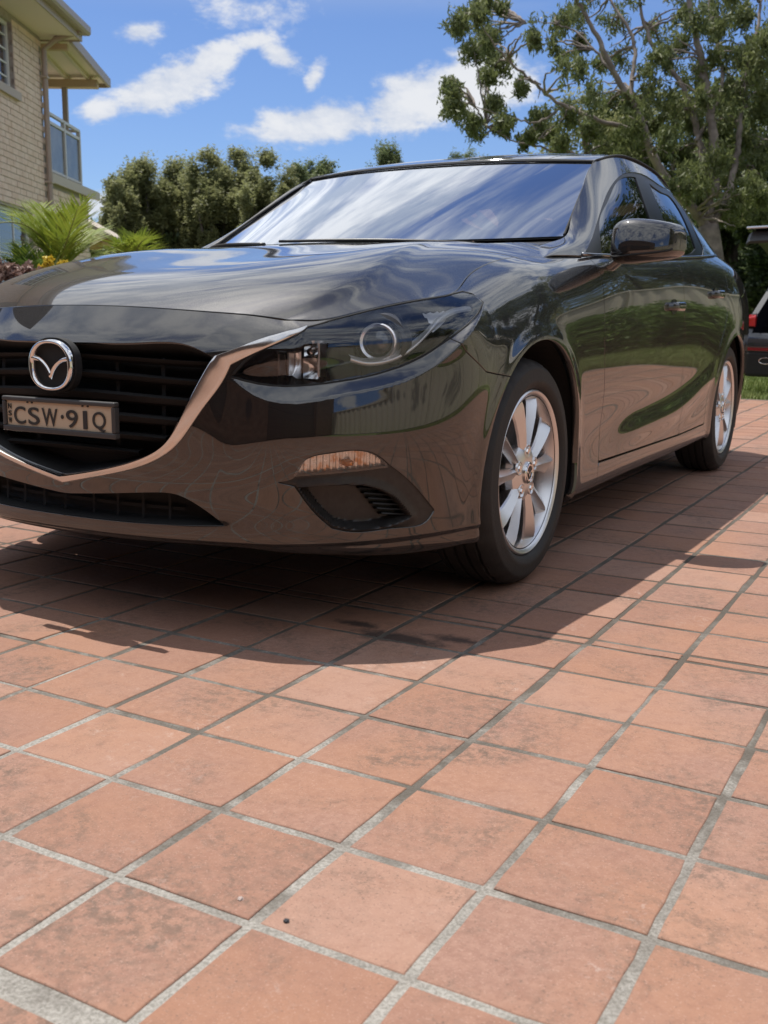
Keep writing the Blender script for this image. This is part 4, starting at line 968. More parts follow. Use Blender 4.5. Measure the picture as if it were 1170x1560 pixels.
# outlines on the body surface: (arc length from the nose, height) or (y, z)
POLY = {
 'HEAD': [[0.679, 0.7361], [0.7027, 0.7396], [0.7264, 0.7431], [0.75, 0.7468], [0.7736, 0.7507], [0.797, 0.7549], [0.8204, 0.7594], [0.8436, 0.7643], [0.8666, 0.7696], [0.8896, 0.7753], [0.9126, 0.7811], [0.9358, 0.787], [0.9591, 0.7928], [0.9827, 0.7984], [1.0066, 0.8036], [1.0305, 0.8082], [1.0541, 0.8119], [1.0771, 0.8146], [1.0994, 0.8161], [1.1214, 0.8167], [1.1441, 0.8174], [1.1684, 0.8189], [1.1955, 0.8222], [1.2243, 0.8261], [1.2453, 0.8211], [1.2504, 0.799], [1.2214, 0.7848], [1.1921, 0.7714], [1.1623, 0.7591], [1.1322, 0.7475], [1.1021, 0.7359], [1.0721, 0.7239], [1.0425, 0.7113], [1.0133, 0.6976], [0.9844, 0.6832], [0.9554, 0.6693], [0.9256, 0.6569], [0.8951, 0.6462], [0.8641, 0.6371], [0.8327, 0.6296], [0.8011, 0.6235], [0.7692, 0.6184], [0.7373, 0.6139], [0.7053, 0.6098], [0.6733, 0.6062], [0.6411, 0.6036], [0.6088, 0.6027], [0.5765, 0.604], [0.5445, 0.6079], [0.513, 0.6145], [0.4817, 0.6226], [0.4878, 0.6298], [0.494, 0.6369], [0.5003, 0.6438], [0.5067, 0.6506], [0.5133, 0.657], [0.5201, 0.6631], [0.5273, 0.6688], [0.5348, 0.6739], [0.5426, 0.6786], [0.5507, 0.6828], [0.559, 0.6866], [0.5676, 0.6902], [0.5763, 0.6935], [0.5851, 0.6968], [0.5939, 0.6999], [0.6027, 0.7031], [0.6114, 0.7064], [0.6201, 0.7098], [0.6286, 0.7133], [0.6371, 0.717], [0.6456, 0.7207], [0.654, 0.7245], [0.6624, 0.7283], [0.6707, 0.7322], [0.679, 0.7361]],
 'BAND': [[0.679, 0.7361], [0.7027, 0.7396], [0.7264, 0.7431], [0.75, 0.7468], [0.7736, 0.7507], [0.797, 0.7549], [0.8204, 0.7594], [0.8436, 0.7643], [0.8666, 0.7696], [0.8896, 0.7753], [0.9126, 0.7811], [0.9358, 0.787], [0.9591, 0.7928], [0.9827, 0.7984], [1.0066, 0.8036], [1.0305, 0.8082], [1.0541, 0.8119], [1.0771, 0.8146], [1.0994, 0.8161], [1.1214, 0.8167], [1.1441, 0.8174], [1.1684, 0.8189], [1.1955, 0.8222], [1.2243, 0.8261], [1.2453, 0.8211], [1.2504, 0.799], [1.2221, 0.7813], [1.1927, 0.7656], [1.1622, 0.7521], [1.1317, 0.7385], [1.1016, 0.7238], [1.0723, 0.708], [1.0438, 0.6906], [1.0161, 0.672], [0.9882, 0.6537], [0.9591, 0.6375], [0.9286, 0.6239], [0.897, 0.6127], [0.8648, 0.6038], [0.8323, 0.5966], [0.7995, 0.5904], [0.7666, 0.5847], [0.7338, 0.5787], [0.7011, 0.572], [0.6683, 0.5658], [0.6351, 0.5621], [0.6014, 0.5628], [0.5684, 0.569], [0.5377, 0.5812], [0.5091, 0.5985], [0.4817, 0.6182], [0.4817, 0.6226], [0.4878, 0.6298], [0.494, 0.6369], [0.5003, 0.6438], [0.5067, 0.6506], [0.5133, 0.657], [0.5201, 0.6631], [0.5273, 0.6688], [0.5348, 0.6739], [0.5426, 0.6786], [0.5507, 0.6828], [0.559, 0.6866], [0.5676, 0.6902], [0.5763, 0.6935], [0.5851, 0.6968], [0.5939, 0.6999], [0.6027, 0.7031], [0.6114, 0.7064], [0.6201, 0.7098], [0.6286, 0.7133], [0.6371, 0.717], [0.6456, 0.7207], [0.654, 0.7245], [0.6624, 0.7283], [0.6707, 0.7322], [0.679, 0.7361]],
 'GRILLE': [[-0.1, 0.366], [-0.1, 0.4312], [-0.1, 0.4964], [-0.1, 0.5616], [-0.1, 0.6268], [-0.1, 0.692], [0.0178, 0.6927], [0.0355, 0.6933], [0.0532, 0.6937], [0.0709, 0.6939], [0.0886, 0.694], [0.1063, 0.694], [0.124, 0.6939], [0.1417, 0.6939], [0.1594, 0.6939], [0.1772, 0.6941], [0.195, 0.6945], [0.2129, 0.6952], [0.2309, 0.6961], [0.2489, 0.6973], [0.267, 0.6984], [0.285, 0.6993], [0.3029, 0.6998], [0.3207, 0.6996], [0.3384, 0.6986], [0.3558, 0.6965], [0.373, 0.6931], [0.3898, 0.6883], [0.4064, 0.6821], [0.4228, 0.6752], [0.4392, 0.6678], [0.4353, 0.6604], [0.4314, 0.653], [0.4275, 0.6457], [0.4235, 0.6383], [0.4194, 0.631], [0.4153, 0.6238], [0.4112, 0.6165], [0.4071, 0.6093], [0.4029, 0.6021], [0.3987, 0.5949], [0.3946, 0.5876], [0.3904, 0.5804], [0.3862, 0.5732], [0.382, 0.566], [0.3778, 0.5588], [0.3737, 0.5516], [0.3695, 0.5443], [0.3654, 0.5371], [0.3612, 0.5299], [0.3571, 0.5226], [0.3529, 0.5154], [0.3488, 0.5082], [0.3446, 0.5009], [0.3405, 0.4937], [0.3364, 0.4865], [0.3272, 0.475], [0.3175, 0.4641], [0.3068, 0.4543], [0.2949, 0.446], [0.2821, 0.4388], [0.2688, 0.4325], [0.2551, 0.4268], [0.2414, 0.4216], [0.2276, 0.4167], [0.2137, 0.4122], [0.1998, 0.408], [0.1858, 0.4041], [0.1717, 0.4004], [0.1576, 0.3969], [0.1434, 0.3936], [0.1292, 0.3905], [0.1149, 0.3874], [0.1006, 0.3845], [0.0863, 0.3817], [0.072, 0.379], [0.0576, 0.3764], [0.0432, 0.3738], [0.0288, 0.3713], [0.0144, 0.3688], [-0.1, 0.3663]],
 'LOWINT': [[-0.1, 0.2642], [-0.1, 0.2755], [-0.1, 0.2867], [-0.1, 0.2979], [-0.1, 0.3092], [-0.1, 0.3204], [0.0191, 0.322], [0.0383, 0.3236], [0.0574, 0.3252], [0.0765, 0.3269], [0.0957, 0.3286], [0.1148, 0.3303], [0.1338, 0.332], [0.1529, 0.3338], [0.172, 0.3357], [0.191, 0.3376], [0.21, 0.3395], [0.229, 0.3413], [0.2481, 0.3431], [0.2673, 0.3448], [0.2865, 0.3462], [0.3059, 0.3472], [0.3251, 0.3468], [0.3439, 0.344], [0.3622, 0.3381], [0.3798, 0.3301], [0.3968, 0.3209], [0.4132, 0.3111], [0.4293, 0.3006], [0.4452, 0.2899], [0.4609, 0.2789], [0.4609, 0.2758], [0.4425, 0.275], [0.424, 0.2741], [0.4056, 0.2733], [0.3872, 0.2724], [0.3688, 0.2716], [0.3503, 0.2708], [0.3319, 0.2701], [0.3135, 0.2694], [0.295, 0.2687], [0.2766, 0.268], [0.2582, 0.2675], [0.2397, 0.2669], [0.2213, 0.2665], [0.2029, 0.266], [0.1844, 0.2657], [0.166, 0.2654], [0.1476, 0.2652], [0.1291, 0.2649], [0.1107, 0.2648], [0.0922, 0.2646], [0.0738, 0.2645], [0.0553, 0.2644], [0.0369, 0.2644], [0.0184, 0.2643], [-0.1, 0.2642]],
 'FOG': [[0.5917, 0.3849], [0.6047, 0.3863], [0.6167, 0.3889], [0.627, 0.3938], [0.6346, 0.4019], [0.6404, 0.4125], [0.6457, 0.4238], [0.652, 0.4339], [0.6606, 0.4415], [0.6711, 0.4465], [0.6831, 0.4499], [0.6957, 0.452], [0.7084, 0.4537], [0.7207, 0.4553], [0.7327, 0.4568], [0.7445, 0.4579], [0.7562, 0.4585], [0.7679, 0.4584], [0.7798, 0.4573], [0.7916, 0.4552], [0.8032, 0.4519], [0.8142, 0.4473], [0.8244, 0.4413], [0.8342, 0.4344], [0.8435, 0.4267], [0.8527, 0.4188], [0.859, 0.4145], [0.8653, 0.4101], [0.8716, 0.4058], [0.8778, 0.4014], [0.8841, 0.3969], [0.8902, 0.3925], [0.8964, 0.3879], [0.9025, 0.3833], [0.9085, 0.3786], [0.9144, 0.3738], [0.9203, 0.3689], [0.9261, 0.364], [0.9318, 0.359], [0.9375, 0.3539], [0.9431, 0.3487], [0.9487, 0.3435], [0.9543, 0.3382], [0.9598, 0.3329], [0.9653, 0.3276], [0.9707, 0.3222], [0.9762, 0.3168], [0.9816, 0.3114], [0.987, 0.306], [0.9924, 0.3005], [0.9977, 0.2951], [0.9906, 0.2854], [0.9829, 0.2768], [0.9741, 0.2701], [0.9642, 0.2656], [0.9533, 0.2627], [0.9417, 0.2612], [0.9295, 0.2608], [0.9169, 0.261], [0.9041, 0.2617], [0.8913, 0.2624], [0.8786, 0.2628], [0.8662, 0.2628], [0.854, 0.2625], [0.8421, 0.262], [0.8303, 0.2614], [0.8186, 0.2608], [0.8071, 0.2604], [0.7956, 0.2602], [0.7843, 0.2604], [0.773, 0.2611], [0.7617, 0.2623], [0.7504, 0.2642], [0.739, 0.2668], [0.7277, 0.2699], [0.7163, 0.2732], [0.7122, 0.2767], [0.7081, 0.2802], [0.704, 0.2837], [0.6999, 0.2873], [0.6959, 0.2909], [0.6919, 0.2946], [0.688, 0.2983], [0.6842, 0.3021], [0.6805, 0.3059], [0.6769, 0.3099], [0.6733, 0.3139], [0.6698, 0.318], [0.6664, 0.3222], [0.6631, 0.3264], [0.6599, 0.3307], [0.6567, 0.335], [0.6535, 0.3394], [0.6504, 0.3438], [0.6473, 0.3483], [0.6443, 0.3528], [0.6413, 0.3573], [0.6383, 0.3619], [0.6354, 0.3664], [0.6324, 0.371], [0.6295, 0.3756], [0.6219, 0.3774], [0.6144, 0.3793], [0.6068, 0.3812], [0.5993, 0.383], [0.5917, 0.3849]],
 'POCKET': [[0.634, 0.374], [0.6403, 0.3746], [0.6466, 0.3752], [0.6529, 0.3758], [0.6591, 0.3763], [0.6654, 0.3768], [0.6717, 0.3773], [0.6779, 0.3778], [0.6842, 0.3782], [0.6905, 0.3785], [0.6968, 0.3788], [0.703, 0.379], [0.7093, 0.3792], [0.7156, 0.3792], [0.7219, 0.3792], [0.7282, 0.3792], [0.7344, 0.379], [0.7407, 0.3788], [0.747, 0.3786], [0.7533, 0.3783], [0.7596, 0.378], [0.7659, 0.3776], [0.7722, 0.3773], [0.7784, 0.3769], [0.7847, 0.3765], [0.791, 0.3761], [0.7975, 0.3744], [0.804, 0.3727], [0.8105, 0.3709], [0.8169, 0.369], [0.8233, 0.367], [0.8297, 0.3647], [0.8359, 0.3623], [0.8421, 0.3596], [0.8482, 0.3567], [0.8542, 0.3535], [0.86, 0.3502], [0.8657, 0.3466], [0.8713, 0.3428], [0.8767, 0.3388], [0.8819, 0.3346], [0.887, 0.3303], [0.8919, 0.3257], [0.8967, 0.321], [0.9013, 0.3162], [0.9059, 0.3113], [0.9104, 0.3063], [0.9148, 0.3012], [0.9192, 0.296], [0.9236, 0.2909], [0.9279, 0.2857], [0.9198, 0.2833], [0.9117, 0.2809], [0.9036, 0.2786], [0.8954, 0.2764], [0.8872, 0.2743], [0.8789, 0.2723], [0.8706, 0.2706], [0.8622, 0.269], [0.8538, 0.2677], [0.8453, 0.2665], [0.8368, 0.2656], [0.8283, 0.2649], [0.8197, 0.2644], [0.8112, 0.2642], [0.8026, 0.2643], [0.7941, 0.2646], [0.7856, 0.2651], [0.7772, 0.266], [0.7688, 0.2671], [0.7605, 0.2685], [0.7522, 0.2703], [0.744, 0.2723], [0.7358, 0.2745], [0.7277, 0.2769], [0.7196, 0.2794], [0.7156, 0.2826], [0.7115, 0.2858], [0.7075, 0.289], [0.7036, 0.2923], [0.6996, 0.2956], [0.6958, 0.2989], [0.6919, 0.3023], [0.6882, 0.3058], [0.6845, 0.3093], [0.6809, 0.313], [0.6774, 0.3167], [0.674, 0.3205], [0.6707, 0.3243], [0.6674, 0.3282], [0.6642, 0.3322], [0.661, 0.3362], [0.6579, 0.3403], [0.6548, 0.3444], [0.6518, 0.3486], [0.6488, 0.3528], [0.6458, 0.357], [0.6428, 0.3612], [0.6399, 0.3655], [0.637, 0.3697], [0.634, 0.374]],
 'IND': [[0.6296, 0.4028], [0.6344, 0.412], [0.6395, 0.4208], [0.6453, 0.4288], [0.652, 0.4355], [0.6598, 0.4407], [0.6686, 0.4445], [0.6782, 0.4472], [0.6883, 0.4492], [0.6987, 0.4506], [0.709, 0.4519], [0.7192, 0.4532], [0.7292, 0.4545], [0.739, 0.4557], [0.7488, 0.4566], [0.7585, 0.457], [0.7683, 0.4568], [0.7782, 0.456], [0.788, 0.4542], [0.7977, 0.4516], [0.8069, 0.448], [0.8156, 0.4434], [0.8237, 0.4378], [0.8313, 0.4314], [0.8386, 0.4246], [0.8458, 0.4176], [0.8372, 0.4169], [0.8285, 0.4163], [0.8199, 0.4156], [0.8112, 0.415], [0.8026, 0.4143], [0.7939, 0.4137], [0.7853, 0.4131], [0.7766, 0.4124], [0.768, 0.4118], [0.7594, 0.4112], [0.7507, 0.4106], [0.7421, 0.41], [0.7334, 0.4094], [0.7248, 0.4088], [0.7161, 0.4082], [0.7075, 0.4076], [0.6988, 0.4071], [0.6902, 0.4065], [0.6815, 0.406], [0.6729, 0.4055], [0.6642, 0.4049], [0.6556, 0.4044], [0.6469, 0.4039], [0.6383, 0.4033], [0.6296, 0.4028]],
 'CH_OUT': [[[0.6773, 0.7347], [0.6705, 0.7319], [0.6637, 0.7291], [0.6568, 0.7264], [0.65, 0.7236], [0.6432, 0.7208], [0.6364, 0.7181], [0.6296, 0.7153], [0.6228, 0.7125], [0.616, 0.7097], [0.6092, 0.7069], [0.6024, 0.7041], [0.5956, 0.7013], [0.5888, 0.6985], [0.582, 0.6956], [0.5752, 0.6927], [0.5684, 0.6898], [0.5617, 0.6869], [0.555, 0.6839], [0.5482, 0.681], [0.5415, 0.6779], [0.5348, 0.6749], [0.5282, 0.6718], [0.5215, 0.6686], [0.5149, 0.6655], [0.5082, 0.6623], [0.5016, 0.6591], [0.495, 0.6558], [0.4884, 0.6526], [0.4818, 0.6493]], [[0.4818, 0.6493], [0.473, 0.6305], [0.463, 0.6124], [0.4516, 0.5953], [0.4391, 0.5788], [0.4261, 0.5625], [0.4134, 0.546], [0.4013, 0.5291], [0.3894, 0.5121], [0.3774, 0.4953], [0.3646, 0.479], [0.3506, 0.4637], [0.3352, 0.4498], [0.3185, 0.4377], [0.3006, 0.4271], [0.2819, 0.418], [0.2625, 0.41], [0.2429, 0.4032], [0.223, 0.3971], [0.203, 0.3917], [0.1829, 0.3868], [0.1628, 0.3821], [0.1426, 0.3775], [0.1224, 0.373], [0.1022, 0.3685], [0.0819, 0.364], [0.0617, 0.3596], [0.0414, 0.3553], [0.0212, 0.3509], [0.0009, 0.3466]]],
 'CH_IN': [[[0.68, 0.7368], [0.6717, 0.7351], [0.6634, 0.7333], [0.6551, 0.7315], [0.6468, 0.7296], [0.6385, 0.7277], [0.6303, 0.7258], [0.622, 0.7238], [0.6138, 0.7217], [0.6056, 0.7195], [0.5974, 0.7172], [0.5892, 0.7149], [0.5811, 0.7125], [0.573, 0.7101], [0.5649, 0.7076], [0.5568, 0.705], [0.5487, 0.7025], [0.5406, 0.6999], [0.5325, 0.6973], [0.5244, 0.6947], [0.5164, 0.692], [0.5083, 0.6894], [0.5002, 0.6867], [0.4922, 0.684], [0.4841, 0.6813], [0.4761, 0.6787], [0.468, 0.676], [0.46, 0.6733], [0.4519, 0.6705], [0.4439, 0.6678]], [[0.4408, 0.6663], [0.4299, 0.65], [0.4195, 0.6333], [0.4095, 0.6164], [0.4, 0.5992], [0.391, 0.5817], [0.3825, 0.5639], [0.374, 0.546], [0.3652, 0.5284], [0.3558, 0.5111], [0.3454, 0.4945], [0.3336, 0.4788], [0.3201, 0.4645], [0.3048, 0.4523], [0.288, 0.442], [0.2702, 0.4332], [0.2519, 0.4255], [0.2334, 0.4186], [0.2148, 0.4125], [0.1959, 0.4069], [0.177, 0.4018], [0.1579, 0.397], [0.1388, 0.3926], [0.1196, 0.3883], [0.1004, 0.3843], [0.0811, 0.3804], [0.0618, 0.3767], [0.0425, 0.3731], [0.0231, 0.3695], [0.0038, 0.366]]],
 'SEAM': [[1.05, 0.8123], [0.9728, 0.7352], [1.042, 0.7136], [1.0841, 0.6802], [1.1819, 0.6285], [1.3201, 0.61]],
 'BAR': [[0.7646, 0.6645], [0.8028, 0.6554], [0.8373, 0.6551], [0.9127, 0.6773], [0.9634, 0.7138], [1.0294, 0.7585], [1.1158, 0.7859], [1.1965, 0.7933]],
 'PROJ': [[0.844, 0.7078]], 'LAMP': [[0.673, 0.6615]], 'REFL': [[1.0248, 0.7878], [1.121, 0.7954], [1.0072, 0.7307]], 'TIP': [[1.2504, 0.799]],
 'SLATL': [[0.7731, 0.3737], [0.8477, 0.2959]], 'SLATR': [[0.8305, 0.366], [0.9259, 0.2858]],
 'CREASE': [[0.3706, 0.6901], [0.4346, 0.7307], [0.5134, 0.7627]],
 'GLASS_F': [[0.6681, 0.9608], [0.6942, 0.9881], [0.7207, 1.0147], [0.7481, 1.0402], [0.7766, 1.0638], [0.8067, 1.085], [0.8385, 1.1036], [0.8717, 1.1202], [0.9059, 1.1353], [0.9407, 1.1494], [0.9758, 1.1632], [1.0108, 1.1773], [1.0453, 1.192], [1.0794, 1.2074], [1.1133, 1.2229], [1.1471, 1.2384], [1.1812, 1.2532], [1.2157, 1.2672], [1.2507, 1.2798], [1.2864, 1.2909], [1.3225, 1.3005], [1.359, 1.3083], [1.3958, 1.3143], [1.4328, 1.3189], [1.4699, 1.3226], [1.5071, 1.3259], [1.5, 1.3146], [1.4931, 1.3032], [1.4862, 1.2919], [1.4795, 1.2805], [1.473, 1.2691], [1.4667, 1.2576], [1.4608, 1.246], [1.4553, 1.2344], [1.4502, 1.2226], [1.4455, 1.2108], [1.4415, 1.1988], [1.438, 1.1867], [1.4351, 1.1744], [1.4329, 1.162], [1.4313, 1.1495], [1.4303, 1.1368], [1.4297, 1.124], [1.4296, 1.1111], [1.4298, 1.0981], [1.4304, 1.0851], [1.4313, 1.072], [1.4324, 1.0588], [1.4336, 1.0456], [1.435, 1.0324], [1.4364, 1.0192], [1.4057, 1.0153], [1.3751, 1.0115], [1.3444, 1.0077], [1.3138, 1.004], [1.2831, 1.0003], [1.2525, 0.9967], [1.2218, 0.9932], [1.1911, 0.9898], [1.1604, 0.9865], [1.1297, 0.9833], [1.099, 0.9803], [1.0683, 0.9775], [1.0376, 0.9749], [1.0069, 0.9724], [0.9762, 0.9702], [0.9454, 0.9682], [0.9146, 0.9664], [0.8839, 0.9649], [0.8531, 0.9637], [0.8223, 0.9627], [0.7914, 0.9621], [0.7606, 0.9616], [0.7298, 0.9612], [0.6989, 0.961], [0.6681, 0.9608]],
 'GLASS_R': [[1.6784, 1.3192], [1.6998, 1.3153], [1.7213, 1.3115], [1.7432, 1.308], [1.7657, 1.305], [1.789, 1.3026], [1.8133, 1.3009], [1.8388, 1.3001], [1.8657, 1.3004], [1.8937, 1.3014], [1.922, 1.3026], [1.9501, 1.3033], [1.9771, 1.3031], [2.0023, 1.3011], [2.0251, 1.2969], [2.0446, 1.2897], [2.0602, 1.279], [2.0712, 1.2642], [2.0771, 1.2449], [2.0789, 1.2222], [2.0783, 1.1974], [2.0765, 1.1721], [2.0752, 1.1475], [2.0745, 1.1239], [2.0743, 1.101], [2.0744, 1.0784], [2.0592, 1.0747], [2.044, 1.071], [2.0288, 1.0673], [2.0136, 1.0638], [1.9984, 1.0604], [1.9831, 1.0572], [1.9678, 1.0543], [1.9525, 1.0516], [1.9371, 1.0491], [1.9217, 1.0469], [1.9062, 1.0449], [1.8908, 1.0431], [1.8753, 1.0414], [1.8597, 1.0399], [1.8442, 1.0386], [1.8286, 1.0374], [1.813, 1.0364], [1.7974, 1.0354], [1.7818, 1.0346], [1.7661, 1.0338], [1.7505, 1.0331], [1.7348, 1.0325], [1.7192, 1.0319], [1.7035, 1.0313], [1.6878, 1.0307], [1.681, 1.0419], [1.6743, 1.0532], [1.6678, 1.0644], [1.6615, 1.0756], [1.6556, 1.0869], [1.6501, 1.0981], [1.6451, 1.1094], [1.6407, 1.1208], [1.637, 1.1321], [1.634, 1.1436], [1.6319, 1.155], [1.6308, 1.1665], [1.6306, 1.178], [1.6313, 1.1896], [1.6329, 1.2013], [1.6353, 1.213], [1.6383, 1.2247], [1.642, 1.2364], [1.6462, 1.2482], [1.6509, 1.26], [1.6559, 1.2718], [1.6613, 1.2836], [1.6669, 1.2955], [1.6726, 1.3073], [1.6784, 1.3192]],
 'DLO': [[0.502, 0.9555], [0.5802, 0.9884], [0.6575, 1.0237], [0.7341, 1.0606], [0.8103, 1.0982], [0.8867, 1.1353], [0.9635, 1.1714], [1.041, 1.2063], [1.1192, 1.2398], [1.1984, 1.2712], [1.2788, 1.2985], [1.3604, 1.3201], [1.4438, 1.3358], [1.5296, 1.3464], [1.616, 1.3517], [1.6983, 1.3504], [1.7753, 1.3426], [1.8576, 1.3342], [1.9584, 1.3324], [2.0792, 1.3389], [2.1959, 1.3443], [2.2816, 1.3377], [2.3091, 1.3081], [2.2648, 1.2477], [2.2275, 1.1688], [2.2562, 1.0867], [2.2252, 1.0745], [2.1943, 1.0623], [2.1633, 1.05], [2.1323, 1.0378], [2.1013, 1.0256], [2.0903, 1.0248], [2.0273, 1.0205], [1.9643, 1.0163], [1.9013, 1.0121], [1.8384, 1.0079], [1.7754, 1.0038], [1.7124, 0.9998], [1.6494, 0.9959], [1.5864, 0.9921], [1.5234, 0.9884], [1.4604, 0.9849], [1.3974, 0.9816], [1.3343, 0.9784], [1.2713, 0.9755], [1.2083, 0.9728], [1.1452, 0.9703], [1.0822, 0.968], [1.0191, 0.966], [0.956, 0.9642], [0.8929, 0.9627], [0.8299, 0.9613], [0.7668, 0.96], [0.7037, 0.9589], [0.6405, 0.9579], [0.5774, 0.9569], [0.5143, 0.9559]],
 'HANDLE_F': [[1.3967, 0.8104], [1.6401, 0.8137]],
 'HANDLE_R': [[2.1168, 0.8752], [2.323, 0.8801]],
 'DOORF': [[0.5771, 0.9309], [0.5755, 0.7354], [0.6103, 0.6228], [0.6546, 0.4491], [0.6382, 0.2851]],
 'PIL': [[1.6311, 0.8029], [1.7559, 0.5868]],
 'TAIL': [[2.9319, 1.0078], [2.8749, 0.9161]],
}
# ---------------------------------------------------------------- the dark hatch-fronted car
def paint_mat():
    def fn(T, b, o):
        tc = T.n('ShaderNodeTexCoord').outputs['Object']
        vo = T.n('ShaderNodeTexVoronoi', {'Vector': tc, 'Scale': 1400.0})
        n = T.n('ShaderNodeMix', data_type='VECTOR'); g = T.n('ShaderNodeNewGeometry')
        nv = T.n('ShaderNodeVectorMath', {0: vo.outputs['Color'], 1: (.5, .5, .5)}, operation='SUBTRACT')
        sc = T.n('ShaderNodeVectorMath', {0: nv.outputs[0]}, operation='SCALE'); sc.inputs['Scale'].default_value = .11
        ad = T.n('ShaderNodeVectorMath', {0: g.outputs['Normal'], 1: sc.outputs[0]}, operation='ADD')
        nn = T.n('ShaderNodeVectorMath', {0: ad.outputs[0]}, operation='NORMALIZE')
        T.link(nn.outputs[0], b.inputs['Normal'])
        T.link(T.mix(T.ramp(vo.outputs['Distance'], 0, .5), (.017, .0148, .0135), (.010, .0088, .0082)), b.inputs['Base Color'])
        # faint dust film makes the lacquer a little uneven
        d = T.noise(tc, 2.2, 5, .6); T.link(T.n('ShaderNodeMapRange', {0: d, 1: .3, 2: .75, 3: .010, 4: .045}).outputs[0], b.inputs['Coat Roughness'])
    return mat('bronze_grey_paint', rough=.46, metal=.7, coat=1.0, fn=fn, **{'Coat IOR': 1.85})
paint = paint_mat()
black = mat('black_plastic', (.016, .015, .015), .42, fn=vary(60, (.013, .012, .012), (.022, .021, .02), bump=.08, bscale=220))
gloss_black = mat('gloss_black', (.006, .006, .0065), .30, spec=.25)
matte_black = mat('matte_black', (.010, .010, .010), .8)
chrome = mat('chrome', (.78, .77, .76), .09, 1.0)
satin = mat('satin_silver', (.52, .52, .53), .26, 1.0, fn=vary(6, (.70, .70, .71), (.76, .76, .77), rough=(.30, .38)))
rubber = mat('tyre_rubber', fn=vary(9, (.014, .013, .013), (.028, .025, .023), bump=.15, bscale=120, rough=(.55, .8)))
lens_m = glass_mat('headlamp_lens', (.95, .96, .97), .08)
screen_m = glass_mat('windscreen_glass', (.42, .50, .48), 1.3)
tint_m = glass_mat('side_glass', (.07, .09, .09), .18)
fabric = mat('seat_fabric', (.022, .021, .021), .9)
CAR = thing('parked_car', 'dark bronze grey car parked on the terracotta tiles, filling the foreground', 'car', (0, 1.35, 0))
S, WF = shell()
def smooth01(x): x = np.clip(x, 0, 1); return x*x*(3-2*x)
P_ = {k: np.array(v) for k, v in POLY.items() if k in ('HEAD', 'BAND', 'GRILLE', 'LOWINT', 'FOG', 'POCKET', 'IND', 'GLASS_F', 'GLASS_R', 'DLO')}
def sculpt():
    nr, nc, _ = S.shape; N = grid_normals(S)
    W = np.broadcast_to(WF, (nr, nc)); nf = int(np.searchsorted(WF, 1.75))
    q = np.stack([W[:, :nf].ravel(), S[:, :nf, 2].ravel()], 1)
    sB = sdf(q, P_['BAND']).reshape(nr, nf); sH = sdf(q, P_['HEAD']).reshape(nr, nf)
    wt = POLY['TIP'][0][0]; Wf, Zf = W[:, :nf], S[:, :nf, 2]
    def lowest(poly, ws):
        a = poly; b = np.roll(poly, -1, 0); out = np.full(len(ws), np.nan)
        for k, w in enumerate(ws):
            m = ((a[:, 0] <= w) != (b[:, 0] <= w)); 
            if m.any():
                f = (w-a[m, 0])/(b[m, 0]-a[m, 0]); out[k] = (a[m, 1]+f*(b[m, 1]-a[m, 1])).min()
        return out
    wv = WF[:nf]; zl = lowest(P_['HEAD'], wv); zb = lowest(P_['BAND'], wv); ok = ~np.isnan(zl) & ~np.isnan(zb); w0 = wv[ok].min(); w1 = wv[ok].max()
    zl = np.interp(wv, wv[ok], zl[ok]); zb = np.interp(wv, wv[ok], zb[ok]); zb = np.minimum(zb, zl-.004)
    hw = .027*smooth01((wv-w0+.03)/.16)*smooth01((w1-wv+.01)/.20)
    h = hw[None]; t = np.clip((Zf-zb)/(zl-zb), 0, 1)
    D = np.where(Zf < zb, h*np.exp(-(np.maximum(zb-Zf, 0)/.24)**1.2), h*(1-t))
    # facet between bonnet edge and the tip of the chrome wing
    cr = np.array(POLY['CREASE']); a, b = cr[0], cr[-1]; dirv = (b-a)/np.linalg.norm(b-a)
    side = (Wf-a[0])*dirv[1]-(Zf-a[1])*dirv[0]
    D += np.where((Zf > .685), -.06*np.clip(side, 0, .2)*smooth01((Zf-.685)/.03)*smooth01((.66-Wf)/.05), 0)
    # lip crease along the bottom of the bumper
    D += -.007*smooth01((.238-Zf)/.012)*smooth01((1.5-Wf)/.1)
    # soft hollow between lamp and fog light
    
    full = np.zeros((nr, nc)); full[:, :nf] = D
    # flare round the wheel openings
    for yc, zc, r in ((.015, .322, .385), (2.715, .322, .372)):
        d = np.hypot(S[..., 1]-yc, S[..., 2]-zc)-r
        full += np.where(S[..., 0] > .6, .007*np.exp(-(np.maximum(d, 0)/.03)**2), 0)
    # door waist line, rising to the rear
    yy, zz = S[..., 1], S[..., 2]
    ln = .345+.060*np.clip((yy-.7)/1.4, 0, 1)**1.5+.10*np.clip((yy-1.5)/.8, 0, 1)**2
    dz = zz-ln; on = smooth01((yy-.75)/.35)*smooth01((2.36-yy)/.2)*(S[..., 0] > .6)
    full += on*np.where(dz > 0, .012*np.exp(-(dz/.05)**2), .012*np.exp(-(dz/.045)**2))
    return S+N*full[..., None]
S = sculpt(); SN = grid_normals(S)
S[:, 0, 0] = 0; SN[:, 0, 0] = 0
if SN[80, 20, 1] > 0: SN = -SN
nr, nc, _ = S.shape
SA = np.concatenate([S.reshape(-1, 3), SN.reshape(-1, 3), np.broadcast_to(WF, (nr, nc)).reshape(-1, 1)], 1)
ST = tris(nr, nc)
v0 = np.cross(SA[ST[:, 1], :3]-SA[ST[:, 0], :3], SA[ST[:, 2], :3]-SA[ST[:, 0], :3])
if (v0*SA[ST[:, 0], 3:6]).sum() < 0: ST = ST[:, ::-1]
